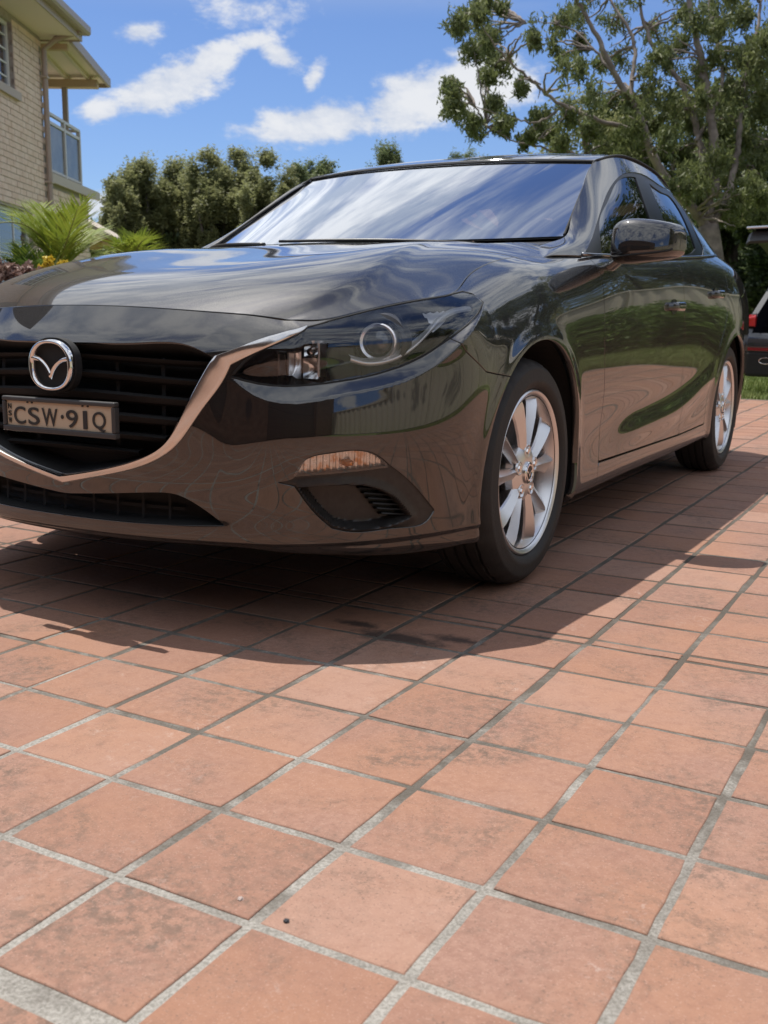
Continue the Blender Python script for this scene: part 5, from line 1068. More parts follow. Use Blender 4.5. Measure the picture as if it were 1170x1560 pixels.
def wz(poly, sign=1, off=0.0):
    P = np.asarray(poly); lo = P.min(0)-.06; hi = P.max(0)+.06
    def f(A):
        q = A[:, [6, 2]]; m = ((q > lo) & (q < hi)).all(1) & ((A[:, 1] < .6) | (A[:, 6] < 1.9)); out = np.full(len(A), .06)
        if m.any(): out[m] = sdf(q[m], P)
        return (out-off)*sign
    return f
def yz(poly, sign=1, off=0.0):
    P = np.asarray(poly)
    return lambda A: (sdf(A[:, 1:3], P)-off)*sign
def circ(y, z, r): return lambda A: np.where(A[:, 0] > .55, np.hypot(A[:, 1]-y, A[:, 2]-z)-r, .3)
G = .0022
ARCH_F, ARCH_R = circ(.015, .322, .382), circ(2.715, .322, .368)
seam = np.array(POLY['SEAM'][1:]); wend = seam[-1, 0]+.4
BUMP = np.concatenate([[(-.1, -1), (-.1, 1.3), (1.0, 1.3)], seam, [(wend, seam[-1, 1]-.02), (wend, -1)]])
front = SA[:, 1] < .75
def sub(mask):
    keepT = mask[ST].all(1); T = ST[keepT]; u = np.unique(T); mp = np.full(len(SA), -1); mp[u] = np.arange(len(u)); return SA[u], mp[T]
FA, FT = sub((SA[:, 6] < 1.9) & (SA[:, 1] < .7))
def bigsdf(poly, sign=1, off=0.0):
    P = np.asarray(poly); return lambda A: (sdf(A[:, [6, 2]], P)-off)*sign
chw = np.concatenate([np.array(POLY['CH_OUT'][0]), np.array(POLY['CH_OUT'][1]), np.array(POLY['CH_IN'][1])[::-1], np.array(POLY['CH_IN'][0])[::-1]])
chw[np.abs(chw[:, 0]) < .012, 0] = -.1
# bumper skin
A, T = keep(FA, FT, bigsdf(BUMP, -1, -G), wz(P_['HEAD'], 1, .0012), wz(P_['GRILLE'], 1, -.001), wz(chw, 1, -.002), wz(P_['LOWINT']), wz(P_['FOG'], 1, .0015), ARCH_F)
panel('bumper', A, T, paint, CAR, .022, 'joined')
# fenders
fy = np.array(POLY['DOORF']); door_line = [(.50, 1.05), (.545, .955), (.572, .90), (.572, .80), (.585, .70), (.61, .62), (.64, .53), (.655, .45), (.652, .36), (.638, .285)]
FEND = [(-.9, -.2), (-.9, 1.3), (.44, 1.3)]+door_line+[(.632, .262), (.632, -.2)]
A, T = sub((SA[:, 1] < .8) & (SA[:, 6] > .8))
A, T = keep(A, T, bigsdf(BUMP, 1, G), wz(P_['HEAD'], 1, .0012), yz(FEND, -1, -G), ARCH_F)
panel('fender', A, T, paint, CAR, .022, 'pair')
SIDE_A, SIDE_T = sub((SA[:, 1] > .3) & (SA[:, 6] > .8))
Bl = [(1.585, 1.05), (1.60, 1.0), (1.625, .88), (1.64, .80), (1.69, .69), (1.735, .587), (1.752, .48), (1.756, .38), (1.750, .275)]
DF = door_line+Bl[::-1]
DRr = [(2.50, 1.12), (2.51, 1.0), (2.50, .90), (2.47, .80), (2.42, .72), (2.35, .64), (2.29, .55), (2.255, .45), (2.235, .36), (2.225, .282)]
DR = Bl+DRr[::-1]
def pull(f): return f
A, T = keep(SIDE_A, SIDE_T, yz(DF, -1, -G)); doors = panel('door', A, T, paint, CAR, .022, 'pair')
A, T = keep(SIDE_A, SIDE_T, yz(DR, -1, -G)); rdoors = panel('door', A, T, paint, CAR, .022, 'pair')
SK = [(.632, -.2), (.632, .258), (.64, .279), (1.75, .270), (2.225, .277), (2.24, .26), (2.42, .20), (2.42, -.2)]
A, T = keep(SIDE_A, SIDE_T, yz(SK, -1, -.001), ARCH_R); panel('side_skirt', A, T, paint, CAR, .02, 'pair')
Q = [(2.2, -.3)]+[(2.24, .2), (2.229, .27)]+DRr[::-1]+[(2.5, 1.4), (5, 1.4), (5, -.3)]
A, T = sub((SA[:, 1] > 2.1)); 
A, T = keep(A, T, yz(Q, -1, -G), ARCH_R, lambda A: sdf(A[:, 1:3], [(2.1, -.3), (2.1, .262), (2.225, .277), (2.24, .26), (2.42, .20), (2.42, -.3)]), lambda A: np.where(A[:, 0] > .40, np.abs(sdf(A[:, [0, 2]], [(.5, .86), (.9, .86), (.9, 1.01), (.5, 1.02)]))*np.where((sdf(A[:, [0, 2]], [(.50, .86), (.95, .86), (.95, 1.01), (.5, 1.02)]) < 0) & (A[:, 1] > 3.18), -1, 1), .2))
panel('rear_body', A, T, paint, CAR, .02, 'joined')
A, T = sub((SA[:, 1] > 3.1))
A, T = keep(A, T, lambda A: -sdf(A[:, [0, 2]], [(.503, .863), (.95, .863), (.95, 1.007), (.503, 1.017)]), lambda A: A[:, 1]-3.18)
panel('tail_light', A, T, mat('red_lens', (.38, .012, .015), .12, coat=1), CAR, .03, 'pair')
# bonnet
Bn = bonnet(S); BN = grid_normals(Bn)
if BN[50, 20, 2] < 0: BN = -BN
Bn[:, 0, 0] = 0; BN[:, 0, 0] = 0
def crease_bonnet(B):
    """raised centre with a crease running back from the wing tip, easing out towards the scuttle"""
    nv, nu, _ = B.shape; u = np.linspace(0, 1, nu)[None]; v = np.linspace(0, 1, nv)[:, None]
    uc = .86-.26*smooth01(v/.9)
    d = u-uc; hgt = .010*(1-.5*v)*smooth01(v/.16)
    D = hgt*np.where(d < 0, np.exp(-(d/.16)**2), np.exp(-(d/.04)**2))*smooth01((1-u)/.06)
    return B+D[..., None]*np.array([0, 0, 1.0])
Bn = crease_bonnet(Bn); BN = grid_normals(Bn)
if BN[50, 20, 2] < 0: BN = -BN
BN[:, 0, 0] = 0
BA = np.concatenate([Bn.reshape(-1, 3), BN.reshape(-1, 3)], 1); BT = tris(*Bn.shape[:2])
if BN[10, 10]@np.cross(Bn[10, 11]-Bn[10, 10], Bn[11, 11]-Bn[10, 10]) < 0: BT = BT[:, ::-1]
edge = np.concatenate([Bn[0], Bn[:, -1]])
def off_edge(A):
    """distance from the bonnet's own rim, to leave the shut line"""
    E = np.concatenate([Bn[0, :, :2], Bn[1:, -1, :2]]); Pm = np.concatenate([E, [(Bn[-1, -1, 0], 2), (-.5, 2), (-.5, E[0, 1])]])
    return -sdf(A[:, :2], Pm)-.0042
A, T = keep(BA, BT, off_edge); panel('bonnet', A, T, paint, CAR, .02, 'joined')
# upper side: pillars, window frames and glass
US = upper_side(); UN = grid_normals(US)
if UN[20, 100, 0] < 0: UN = -UN
UA = np.concatenate([US.reshape(-1, 3), UN.reshape(-1, 3)], 1); UT = tris(*US.shape[:2])
if UN[20, 100]@np.cross(US[20, 101]-US[20, 100], US[21, 101]-US[20, 100]) < 0: UT = UT[:, ::-1]
A, T = keep(UA, UT, yz(P_['DLO'], 1, .0)); panel('pillar_and_rail', A, T, paint, CAR, .012, 'pair')
A, T = keep(UA, UT, yz(P_['DLO'], -1, -.001), yz(P_['GLASS_F'], 1, .0), yz(P_['GLASS_R'], 1, .0)); A = A.copy(); A[:, :3] -= A[:, 3:6]*.003
panel('window_frame', A, T, gloss_black, CAR, .012, 'pair')
for k in ('GLASS_F', 'GLASS_R'):
    A, T = keep(UA, UT, yz(P_[k], -1, .002)); A = A.copy(); A[:, :3] -= A[:, 3:6]*.007
    panel('side_window', A, T, tint_m, CAR, 0, 'pair')
# bright moulding under the windows
def along_side(pts, r, name, m):
    for s in (1, -1):
        mb = MB(); mb.tube(np.array(pts)*np.array([s, 1, 1]), r, 8); mb.build(name, m, CAR, True)
bl = smooth_curve(np.array(SU_B)[3:10], 60)+[.006, 0, .004]; along_side(bl, .0055, 'window_moulding', mat('dark_chrome', (.30, .30, .31), .15, 1.0))
# windscreen, roof
def top_patch(Gd, name, m, depth=.01, fs=(), lift=0):
    N = grid_normals(Gd)
    if N[5, 5, 2] < 0: N = -N
    Gd = Gd.copy(); Gd[:, 0, 0] = 0; N[:, 0, 0] = 0; Gd = Gd+N*lift
    T = tris(*Gd.shape[:2])
    if N[5, 5]@np.cross(Gd[5, 6]-Gd[5, 5], Gd[6, 6]-Gd[5, 5]) < 0: T = T[:, ::-1]
    A = np.concatenate([Gd.reshape(-1, 3), N.reshape(-1, 3)], 1); A, T = keep(A, T, *fs)
    return panel(name, A, T, m, CAR, depth, 'joined')[0]
WSG = windshield()
top_patch(WSG, 'windscreen', screen_m, 0, lift=-.004)
top_patch(grid_patch(ROOF, 60, 80, 1e-6, True), 'roof', paint, .012)
rail_c = smooth_curve(np.array(ROOF)[:, -1], 60); along_side(rail_c+[.004, 0, -.003], .006, 'roof_seal', matte_black)
wse = WSG[:, -1]; along_side(wse+[.002, -.003, .0], .0042, 'screen_seal', matte_black)
mb = MB(); tp = WSG[-1]; mb.tube(np.concatenate([tp[::-1]*FLIP, tp[1:]])+[0, 0, .0], .0035, 8); mb.build('header_seal', matte_black, CAR, True)
# dark border printed inside the glass
fr = []
def border():
    g = WSG-[0, 0, .010]; n, m_ = g.shape[:2]; V = np.concatenate([g.reshape(-1, 3), (g*FLIP).reshape(-1, 3)]); F = []
    for i in range(n-1):
        for j in range(m_-1):
            if i < 3 or i >= n-2 or j >= m_-1:
                a = i*m_+j; F.append((a, a+1, a+m_+1, a+m_)); a += n*m_; F.append((a, a+m_, a+m_+1, a+1))
    link('glass_border', mesh_from('glass_border', V, F, matte_black), CAR)
border()
# scuttle and wipers
sc = np.array([[(0, .13, .985), (.26, .165, .985), (.51, .275, .985), (.70, .42, .990)], [(0, .30, .992), (.25, .34, .995), (.5, .47, 1.003), (.715, .66, 1.022)]])
sc = np.concatenate([sc[:1], (sc[:1]+sc[1:])/2, sc[1:]]); top_patch(grid_patch(sc, 40, 8, 0, True), 'scuttle', black, .02)
for pts in ([(.50, .40, 1.0), (.30, .30, 1.008), (.05, .245, 1.012), (-.16, .245, 1.014)], [(-.22, .24, 1.004), (-.40, .30, 1.012), (-.56, .40, 1.016), (-.64, .48, 1.018)]):
    w = thing  # each wiper is an arm with its blade
    p = smooth_curve(np.array(pts), 20); mb = MB(); mb.tube(p+[0, -.010, -.004], np.linspace(.008, .005, 20), 6); wp = mb.build('wiper', black, CAR, True)
    mb = MB(); mb.tube(p[3:]+[0, .006, -.004], .004, 6); mb.build('blade', rubber, wp, True)
# rear: back window, boot lid
top_patch(grid_patch([[(0, 2.52, 1.364), (.21, 2.51, 1.362), (.42, 2.50, 1.352), (.605, 2.47, 1.320)], [(0, 2.82, 1.235), (.21, 2.82, 1.233), (.42, 2.80, 1.225), (.60, 2.76, 1.205)], [(0, 3.16, 1.085), (.22, 3.15, 1.085), (.45, 3.12, 1.083), (.66, 3.04, 1.082)]], 30, 30, 0, True), 'rear_window', tint_m, .01)
top_patch(grid_patch([[(0, 3.16, 1.08), (.22, 3.15, 1.08), (.45, 3.12, 1.078), (.70, 3.04, 1.074)], [(0, 3.36, 1.088), (.22, 3.36, 1.087), (.45, 3.34, 1.082), (.69, 3.28, 1.066)], [(0, 3.58, 1.078), (.22, 3.575, 1.078), (.40, 3.55, 1.078), (.61, 3.48, 1.076)]], 30, 20, 0, True), 'boot_lid', paint, .012)
# ---- grille, chrome wing, lower intake
def surf_at(w, z):
    w = np.asarray(w, float); z = np.asarray(z, float); sg = np.sign(w)+(w == 0); w = np.abs(w)
    i = np.clip(np.searchsorted(WF, w)-1, 0, nc-2); f = (w-WF[i])/(WF[i+1]-WF[i]); out = np.empty((len(w), 6))
    for k in range(len(w)):
        c = S[:, i[k]]*(1-f[k])+S[:, i[k]+1]*f[k]; n = SN[:, i[k]]*(1-f[k])+SN[:, i[k]+1]*f[k]
        for q in range(3): out[k, q] = np.interp(z[k], c[4:, 2], c[4:, q]); out[k, 3+q] = np.interp(z[k], c[4:, 2], n[4:, q])
    out[:, 3:] /= np.linalg.norm(out[:, 3:], axis=1)[:, None]; out[:, 0] *= sg; out[:, 3] *= sg
    return out
def chrome_wing():
    O = [smooth_curve(np.array(q), 40) for q in POLY['CH_OUT']]; I = [smooth_curve(np.array(q), 40) for q in POLY['CH_IN']]
    O = np.concatenate([O[0], O[1][1:]]); I = np.concatenate([I[0], I[1][1:]]); O[-1, 0] = I[-1, 0] = 0
    n = len(O); prof = [(0, -.014), (.0, .0015), (.05, .004), (.2, .0060), (.4, .0082), (.6, .0102), (.8, .0118), (.92, .0120), (.98, .0095), (1, .002), (1, -.02)]
    rows = []
    for f, h in prof:
        q = O+(I-O)*f; a = surf_at(q[:, 0], q[:, 1]); taper = np.clip(np.linalg.norm(O-I, axis=1)/.02, .35, 1)
        rows.append(a[:, :3]+a[:, 3:]*(h*(taper if h > 0 else np.ones(n)))[:, None])
    V = np.stack(rows); V[:, -1, 0] = 0; N = grid_normals(V)
    m_ = len(prof); F = grid_faces(m_, n); V = V.reshape(-1, 3)
    c = np.cross(V[F[:, 1]]-V[F[:, 0]], V[F[:, 2]]-V[F[:, 0]]); 
    if c[:, 1].sum() > 0: F = F[:, ::-1]
    k = len(V); V2 = np.concatenate([V, V*FLIP]); F2 = np.concatenate([F, F[:, ::-1]+k])
    me = mesh_from('grille_surround', V2, F2, chrome, True)
    o = link('grille_surround', me, CAR); me.set_sharp_from_angle(angle=math.radians(50)); return o
wing = chrome_wing(); wing.data.materials.clear(); wing.data.materials.append(mat('satin_chrome', (.70, .68, .66), .2, 1.0))
def recess(name, poly, depth, m, parent=CAR, ramp=.012, both='joined', fn=wz, A0=None, T0=None):
    """hollow behind an opening: sloping walls and a back"""
    A, T = keep(FA if A0 is None else A0, FT if T0 is None else T0, fn(poly, -1, -.001)); A = A.copy(); s = -sdf(A[:, [6, 2]], poly)
    A[:, :3] -= A[:, 3:6]*(depth*np.clip(s/ramp, 0, 1)+.003)[:, None]
    V = A[:, :3]
    o = []
    if both == 'joined':
        k = len(V); o = [link(name, mesh_from(name, np.concatenate([V, V*FLIP]), np.concatenate([T, T[:, ::-1]+k]), m, False), parent)]
    else:
        o = [link(name, mesh_from(name, V, T, m, False), parent), link(name, mesh_from(name, V*FLIP, T[:, ::-1], m, False), parent)]
    return o
grille = recess('grille', P_['GRILLE'], .085, matte_black)[0]
slat_m = mat('grille_slat', (.010, .0095, .0095), .6, spec=.25)
def slats():
    for zc, hh in ((.652, .010), (.603, .012), (.556, .016), (.506, .016), (.462, .012), (.423, .010)):
        ww = np.linspace(0, .62, 400); ins = sdf(np.c_[ww, np.full(400, zc)], P_['GRILLE']) < -.006
        wm = ww[ins].max() if ins.any() else 0
        w = np.linspace(-wm, wm, 61); z = zc+.012*(1-(np.abs(w)/.45)**1.6); rows = []
        for dz, dp in ((-hh, .050), (-hh*.5, .030), (hh*.55, .020), (hh, .030), (hh*.8, .065), (-hh, .065)):
            a = surf_at(w, z+dz*(1-.3*np.abs(w)/.45)); rows.append(a[:, :3]-a[:, 3:]*dp)
        V = np.stack(rows); n = V.shape[1]; F = []
        for i in range(6):
            for k in range(n-1): F.append((i*n+k, i*n+k+1, ((i+1) % 6)*n+k+1, ((i+1) % 6)*n+k))
        link('slat', mesh_from('slat', V.reshape(-1, 3), F, slat_m), grille)
    for w in (.14, .28, -.14, -.28):
        z = np.linspace(.44, .68, 9); a = surf_at(np.full(9, w), z); V = np.concatenate([a[:, :3]-a[:, 3:]*.055+[-.006, 0, 0], a[:, :3]-a[:, 3:]*.055+[.006, 0, 0]])
        link('rib', mesh_from('rib', V, [(k, k+1, 10+k, 9+k) for k in range(8)], matte_black), grille)
slats()
lowg = recess('lower_intake', P_['LOWINT'], .07, matte_black)[0]
for w in (.05, .13, .21, .29, -.05, -.13, -.21, -.29):
    z = np.linspace(.275, .335, 4); a = surf_at(np.full(4, w), z); V = np.concatenate([a[:, :3]-a[:, 3:]*.05+[-.004, 0, 0], a[:, :3]-a[:, 3:]*.05+[.004, 0, 0]])
    link('rib', mesh_from('rib', V, [(k, k+1, 5+k, 4+k) for k in range(3)], matte_black), lowg)
a = surf_at(np.linspace(-.33, .33, 41), np.full(41, .302)); rows = np.stack([a[:, :3]-a[:, 3:]*.055+[0, 0, dz] for dz in (-.004, .004)])
link('slat', mesh_from('slat', rows.reshape(-1, 3), grid_faces(2, 41), matte_black), lowg)
# ---- fog light corners
def fog():
    A, T = keep(FA, FT, wz(P_['FOG'], -1, .001), wz(P_['IND'], 1, 0)); A = A.copy(); q = A[:, [6, 2]]
    sF = -sdf(q, P_['FOG']); sP = -sdf(q, P_['POCKET'])
    d = -.004+.006*np.clip(sF/.006, 0, 1)*np.clip(1+sP/.02, 0, 1)-.038*smooth01(sP/.014)
    A[:, :3] += A[:, 3:6]*d[:, None]
    V, N, T = flanged(A, T, .02); bez = []
    for s in (0, 1):
        me = mesh_from('fog_bezel', V*(FLIP if s else 1), T[:, ::-1] if s else T, black, True); me.set_sharp_from_angle(angle=math.radians(35)); bez.append(link('fog_bezel', me, CAR))
    hw = P_['POCKET']; w0, w1 = hw[:, 0].max()-.115, hw[:, 0].max()-.004
    sl0, sl1 = np.array(POLY['SLATL']); sr0, sr1 = np.array(POLY['SLATR'])
    for k in range(7):
        f = k/6; a0 = sl0+(sl1-sl0)*f; a1 = sr0+(sr1-sr0)*f; z = np.linspace(a0[1], a1[1], 9)
        w = np.linspace(a0[0], a1[0]+.004, 9); rows = []
        for dz, dp in ((-.004, .034), (.002, .012), (.0045, .014), (.002, .038)):
            b = surf_at(w, z+dz); rows.append(b[:, :3]-b[:, 3:]*dp)
        Vs = np.stack(rows).reshape(-1, 3); F = [(i*9+j, i*9+j+1, ((i+1) % 4)*9+j+1, ((i+1) % 4)*9+j) for i in range(4) for j in range(8)]
        for s in (0, 1): link('slat', mesh_from('slat', Vs*(FLIP if s else 1), F, black), bez[s])
    A, T = keep(FA, FT, wz(P_['IND'], -1, .002)); 
    Ab = A.copy(); Ab[:, :3] -= A[:, 3:6]*.018
    amber = mat('amber_reflector', fn=vary(38, (.62, .30, .12), (.80, .72, .64), lo=.35, hi=.55, rough=(.15, .3)), metal=.7)
    ind = panel('indicator', A+np.r_[0, 0, 0, 0, 0, 0, 0]+np.c_[A[:, 3:6]*.004, np.zeros((len(A), 4))], T, lens_m, CAR, .0, 'pair')
    for s in (0, 1):
        V = Ab[:, :3].copy(); rip = .004*np.sin(A[:, 6]*420); V -= Ab[:, 3:6]*rip[:, None]
        link('reflector', mesh_from('reflector', V*(FLIP if s else 1), T[:, ::-1] if s else T, amber, True), ind[s])
    c = surf_at([P_['IND'][:, 0].mean()+.015], [P_['IND'][:, 1].mean()+.002])[0]
    for s in (0, 1):
        mb = MB(); ctr = (c[:3]-c[3:]*.010)*(FLIP if s else 1); mb.tube([ctr+[-.016, 0, 0], ctr, ctr+[.016, 0, 0]], [.006, .010, .006], 8)
        mb.build('bulb', mat('amber_bulb', (.62, .22, .05), .1, coat=1), ind[s], True)
fog()
# ---- headlamps
def headlamps():
    q = P_['HEAD']; a = surf_at(q[:, 0], np.minimum(q[:, 1], np.interp(q[:, 0], WF, S[-1, :, 2])-.001)); ring_ = a[:, :3]-a[:, 3:]*.0015
    A, T = keep(FA, FT, wz(P_['HEAD'], -1, .001)); lam = panel('headlight', A, T, lens_m, CAR, 0, 'pair')
    def both(name, V, F, m, smooth=True, sharp=None):
        for s in (0, 1):
            VV = np.asarray(V)*(FLIP if s else 1); FF = F[:, ::-1] if (s and isinstance(F, np.ndarray)) else ([f[::-1] for f in F] if s else F)
            me = mesh_from(name, VV, FF, m, smooth)
            if sharp: me.set_sharp_from_angle(angle=math.radians(sharp))
            link(name, me, lam[s])
    def both_mb(name, mb, m, smooth=True): both(name, mb.V, mb.F, m, smooth, 40)
    s = -sdf(A[:, [6, 2]], P_['HEAD']); V = A[:, :3]-A[:, 3:6]*(.004+.070*np.clip(s/.030, 0, 1)**1.0)[:, None]
    both('housing', V, T, mat('lamp_black', (.014, .014, .016), .22))
    ringm = mat('bright_trim', (.86, .86, .87), .22, .5)
    for s_ in (0, 1):
        mb = MB(); mb.tube(np.concatenate([ring_, ring_[:1]])*(FLIP if s_ else 1), .0034, 6, False); o_ = mb.build('lamp_seal', matte_black, lam[s_], True)
    # projector lamp with bright ring
    p = surf_at(*np.array(POLY['PROJ']).T)[0]; ax = np.array([.34, -.94, .03]); ax /= np.linalg.norm(ax)
    u = np.cross(ax, [0, 0, 1]); u /= np.linalg.norm(u); v = np.cross(u, ax); c0 = p[:3]-p[3:]*.030
    M = lambda V: c0+V[:, :1]*u+V[:, 1:2]*v+V[:, 2:3]*ax
    mb = MB(); mb.lathe([(.034, -.03), (.0355, .006), (.0415, .010), (.0445, .005), (.0445, -.004), (.0445, -.05)], 48, M); both_mb('projector_ring', mb, ringm)
    mb = MB(); mb.lathe([(.0355, -.012), (.033, .002), (.026, .011), (.016, .017), (.006, .0195), (0.0001, .020)], 40, M); both_mb('projector_lens', mb, mat('dark_lens', (.040, .042, .045), .06, coat=1))
    mb = MB(); mb.lathe([(.050, -.06), (.056, -.012), (.066, -.016), (.075, -.04)], 40, M); both_mb('bezel', mb, mat('bezel_grey', (.03, .03, .034), .4))
    # inner high beam: stepped bright reflector cells
    p = surf_at(*np.array(POLY['LAMP']).T)[0]; c0 = p[:3]-p[3:]*.050; ax = np.array([.10, -.99, .02]); ax /= np.linalg.norm(ax); u = np.cross(ax, [0, 0, 1]); u /= np.linalg.norm(u); v = np.cross(u, ax)
    M = lambda V: c0+V[:, :1]*u+V[:, 1:2]*v+V[:, 2:3]*ax
    sg = -1 if u[0] > 0 else 1
    for a0, a1, z0, z1, dep in ((-.062, -.044, -.034, .030, .030), (-.040, -.012, -.040, .034, .024), (-.010, .028, -.040, .002, .018), (-.010, .034, .004, .036, .014)):
        n = 7; aa = np.linspace(a0, a1, n); zz = np.linspace(z0, z1, n); V = []
        for i, z in enumerate(zz):
            for j, a in enumerate(aa):
                e = max(abs(2*i/(n-1)-1), abs(2*j/(n-1)-1)); V.append((a*-sg, z, dep*(e**2)))
        both('reflector', M(np.array(V)*[1.15, 1.15, 1]), grid_faces(n, n), mat('lamp_chrome', (.82, .82, .82), .22, 1.0), False)
    mb = MB(); mb.lathe([(.0001, .022), (.008, .020), (.010, .010), (.010, -.01)], 16, lambda V: M(V+[[-sg*.012, .016, .012]])); both_mb('bulb', mb, chrome)
    for a in (-.066, -.042, .037):
        mb = MB(); mb.box((-sg*a-.0022, -.040, .0), (-sg*a+.0022, .036, .036), M); both_mb('divider', mb, satin, False)
    # curved light guide and outer reflector
    q = np.array(POLY['BAR']); q = smooth_curve(q, 40); a = surf_at(q[:, 0], q[:, 1]); rows = []
    for dz, dp in ((-.007, .014), (-.004, .009), (.004, .010), (.010, .034)):
        b = surf_at(q[:, 0], q[:, 1]+dz); rows.append(b[:, :3]-b[:, 3:]*dp)
    V = np.stack(rows); both('light_guide', V.reshape(-1, 3), grid_faces(4, 40), ringm)
    q = np.array(POLY['REFL']); n = 9; V = []
    for i in range(n):
        for j in range(n):
            f = i/(n-1); g = j/(n-1); w = q[0]*(1-f)*(1-g)+q[1]*f*(1-g)+q[2]*g; b = surf_at([w[0]], [w[1]])[0]
            V.append(b[:3]-b[3:]*(.022+.005*((i+j) % 2)))
    both('reflector', V, grid_faces(n, n), ringm, False)
headlamps()
# ---- emblem
def emblem():
    y0 = -.962; ex, ez = .004, .637; hw, hh = .071, .0625
    th = np.linspace(0, 2*math.pi, 97)[:-1]
    def oval(k, n=2.35): 
        c, s_ = np.cos(th), np.sin(th); return np.c_[np.sign(c)*np.abs(c)**(2/n)*(hw*k), np.sign(s_)*np.abs(s_)**(2/n)*hh*k]
    rows = []
    for k, d in ((.80, .004), (.82, -.004), (.87, -.009), (.93, -.010), (.985, -.005), (1.0, .004)):
        o = oval(k); rows.append(np.c_[ex+o[:, 0], np.full(96, y0+d), ez+o[:, 1]-.004*(o[:, 1]/hh < -.5)*0])
    V = np.concatenate(rows); F = [(i*96+k, i*96+(k+1) % 96, (i+1)*96+(k+1) % 96, (i+1)*96+k) for i in range(5) for k in range(96)]
    me = mesh_from('emblem', V, [f[::-1] for f in F], chrome, True); e = link('emblem', me, CAR)
    o = oval(1.06); mb = MB(); mb.prism(o[::-1], .02, lambda P: np.c_[ex+P[:, 0], y0+.006+P[:, 2], ez+P[:, 1]]); mb.build('emblem_back', matte_black, e)
    up = smooth_curve(np.array([(-.92, .42), (-.66, .36), (-.36, .17), (-.13, -.10), (0, -.34)]), 16); dn = smooth_curve(np.array([(0, -.62), (-.10, -.36), (-.34, -.03), (-.62, .15), (-.93, .20)]), 16)
    for s_ in (1, -1):
        n = 16; mid = (up+dn[::-1])/2; V = []
        for L_, d in ((up, -.001), (mid, -.010), (dn[::-1], -.001)):
            V.append(np.c_[ex+s_*L_[:, 0]*hw*.88, np.full(n, y0+d), ez+L_[:, 1]*hh*.88])
        V = np.concatenate(V); F = grid_faces(3, n, s_ < 0)
        link('wing_stroke', mesh_from('wing_stroke', V, F, chrome), e)
emblem()
# ---- number plate
def text_mesh(body, w, h, M, bold=.0):
    cu = bpy.data.curves.new('t', 'FONT'); cu.body = body; cu.size = 1; cu.extrude = .012; cu.offset = bold; ob = bpy.data.objects.new('t', cu)
    col.objects.link(ob); dg = bpy.context.evaluated_depsgraph_get(); me = bpy.data.meshes.new_from_object(ob.evaluated_get(dg)); bpy.data.objects.remove(ob)
    co = np.empty(len(me.vertices)*3); me.vertices.foreach_get('co', co); co = co.reshape(-1, 3)
    lo, hi = co.min(0), co.max(0); co = (co-lo)/(hi-lo+1e-9); co[:, 0] *= w; co[:, 1] *= h; co[:, 2] *= .0012
    me.vertices.foreach_set('co', M(co).ravel()); me.update(); return me
def plate():
    x0, x1, z0, z1, y = -.158, .216, .472, .558, -.972
    pl = MB(); pl.box((x0+.006, y+.001, z0+.006), (x1-.006, y+.006, z1-.006)); pm = mat('plate_cream', (.52, .42, .30), .5)
    p = pl.build('number_plate', pm, CAR)
    fr = MB(); t = .011
    fr.box((x0, y-.006, z0), (x1, y+.012, z0+t+.003)); fr.box((x0, y-.006, z1-t), (x1, y+.012, z1)); fr.box((x0, y-.006, z0+t+.0032), (x0+t, y+.012, z1-t-.0002)); fr.box((x1-t, y-.006, z0+t+.0032), (x1, y+.012, z1-t-.0002))
    fr.build('plate_frame', mat('frame_grey', (.045, .043, .042), .5), p, bevel=.003)
    ink = mat('plate_ink', (.022, .021, .02), .5)
    def put(body, x, z, w, h, bold):
        me = text_mesh(body, w, h, lambda c: np.c_[x+c[:, 0], y-.0002-c[:, 2], z+c[:, 1]], bold); me.materials.append(ink); link('lettering', me, p)
    x = x0+.036; ch, zb = .043, z0+.0185
    for c, w in (('C', .040), ('S', .038), ('W', .052), ('.', .010), ('9', .038), ('1', .013), ('Q', .042)):
        if c == '.': put('.', x+.002, zb+.020, .009, .010, .0)
        elif c == 'Q': put(c, x+.006, zb-.004, w, ch+.004, .006)
        else: put(c, x+(.008 if c == '1' else 0), zb, w, ch, .006)
        x += w+(.0095 if c != '1' else .019)
    for k, c in enumerate('NSW'): put(c, x0+.0165, zb+.036-k*.0175, .011, .013, .01)
    for bx in (x0+.085, x0+.10, x1-.105, x1-.088):
        mb = MB(); mb.tube([(bx, y-.0025, z1-t-.002), (bx, y+.001, z1-t-.002)], .0022, 10); mb.build('screw', ink, p)
plate()
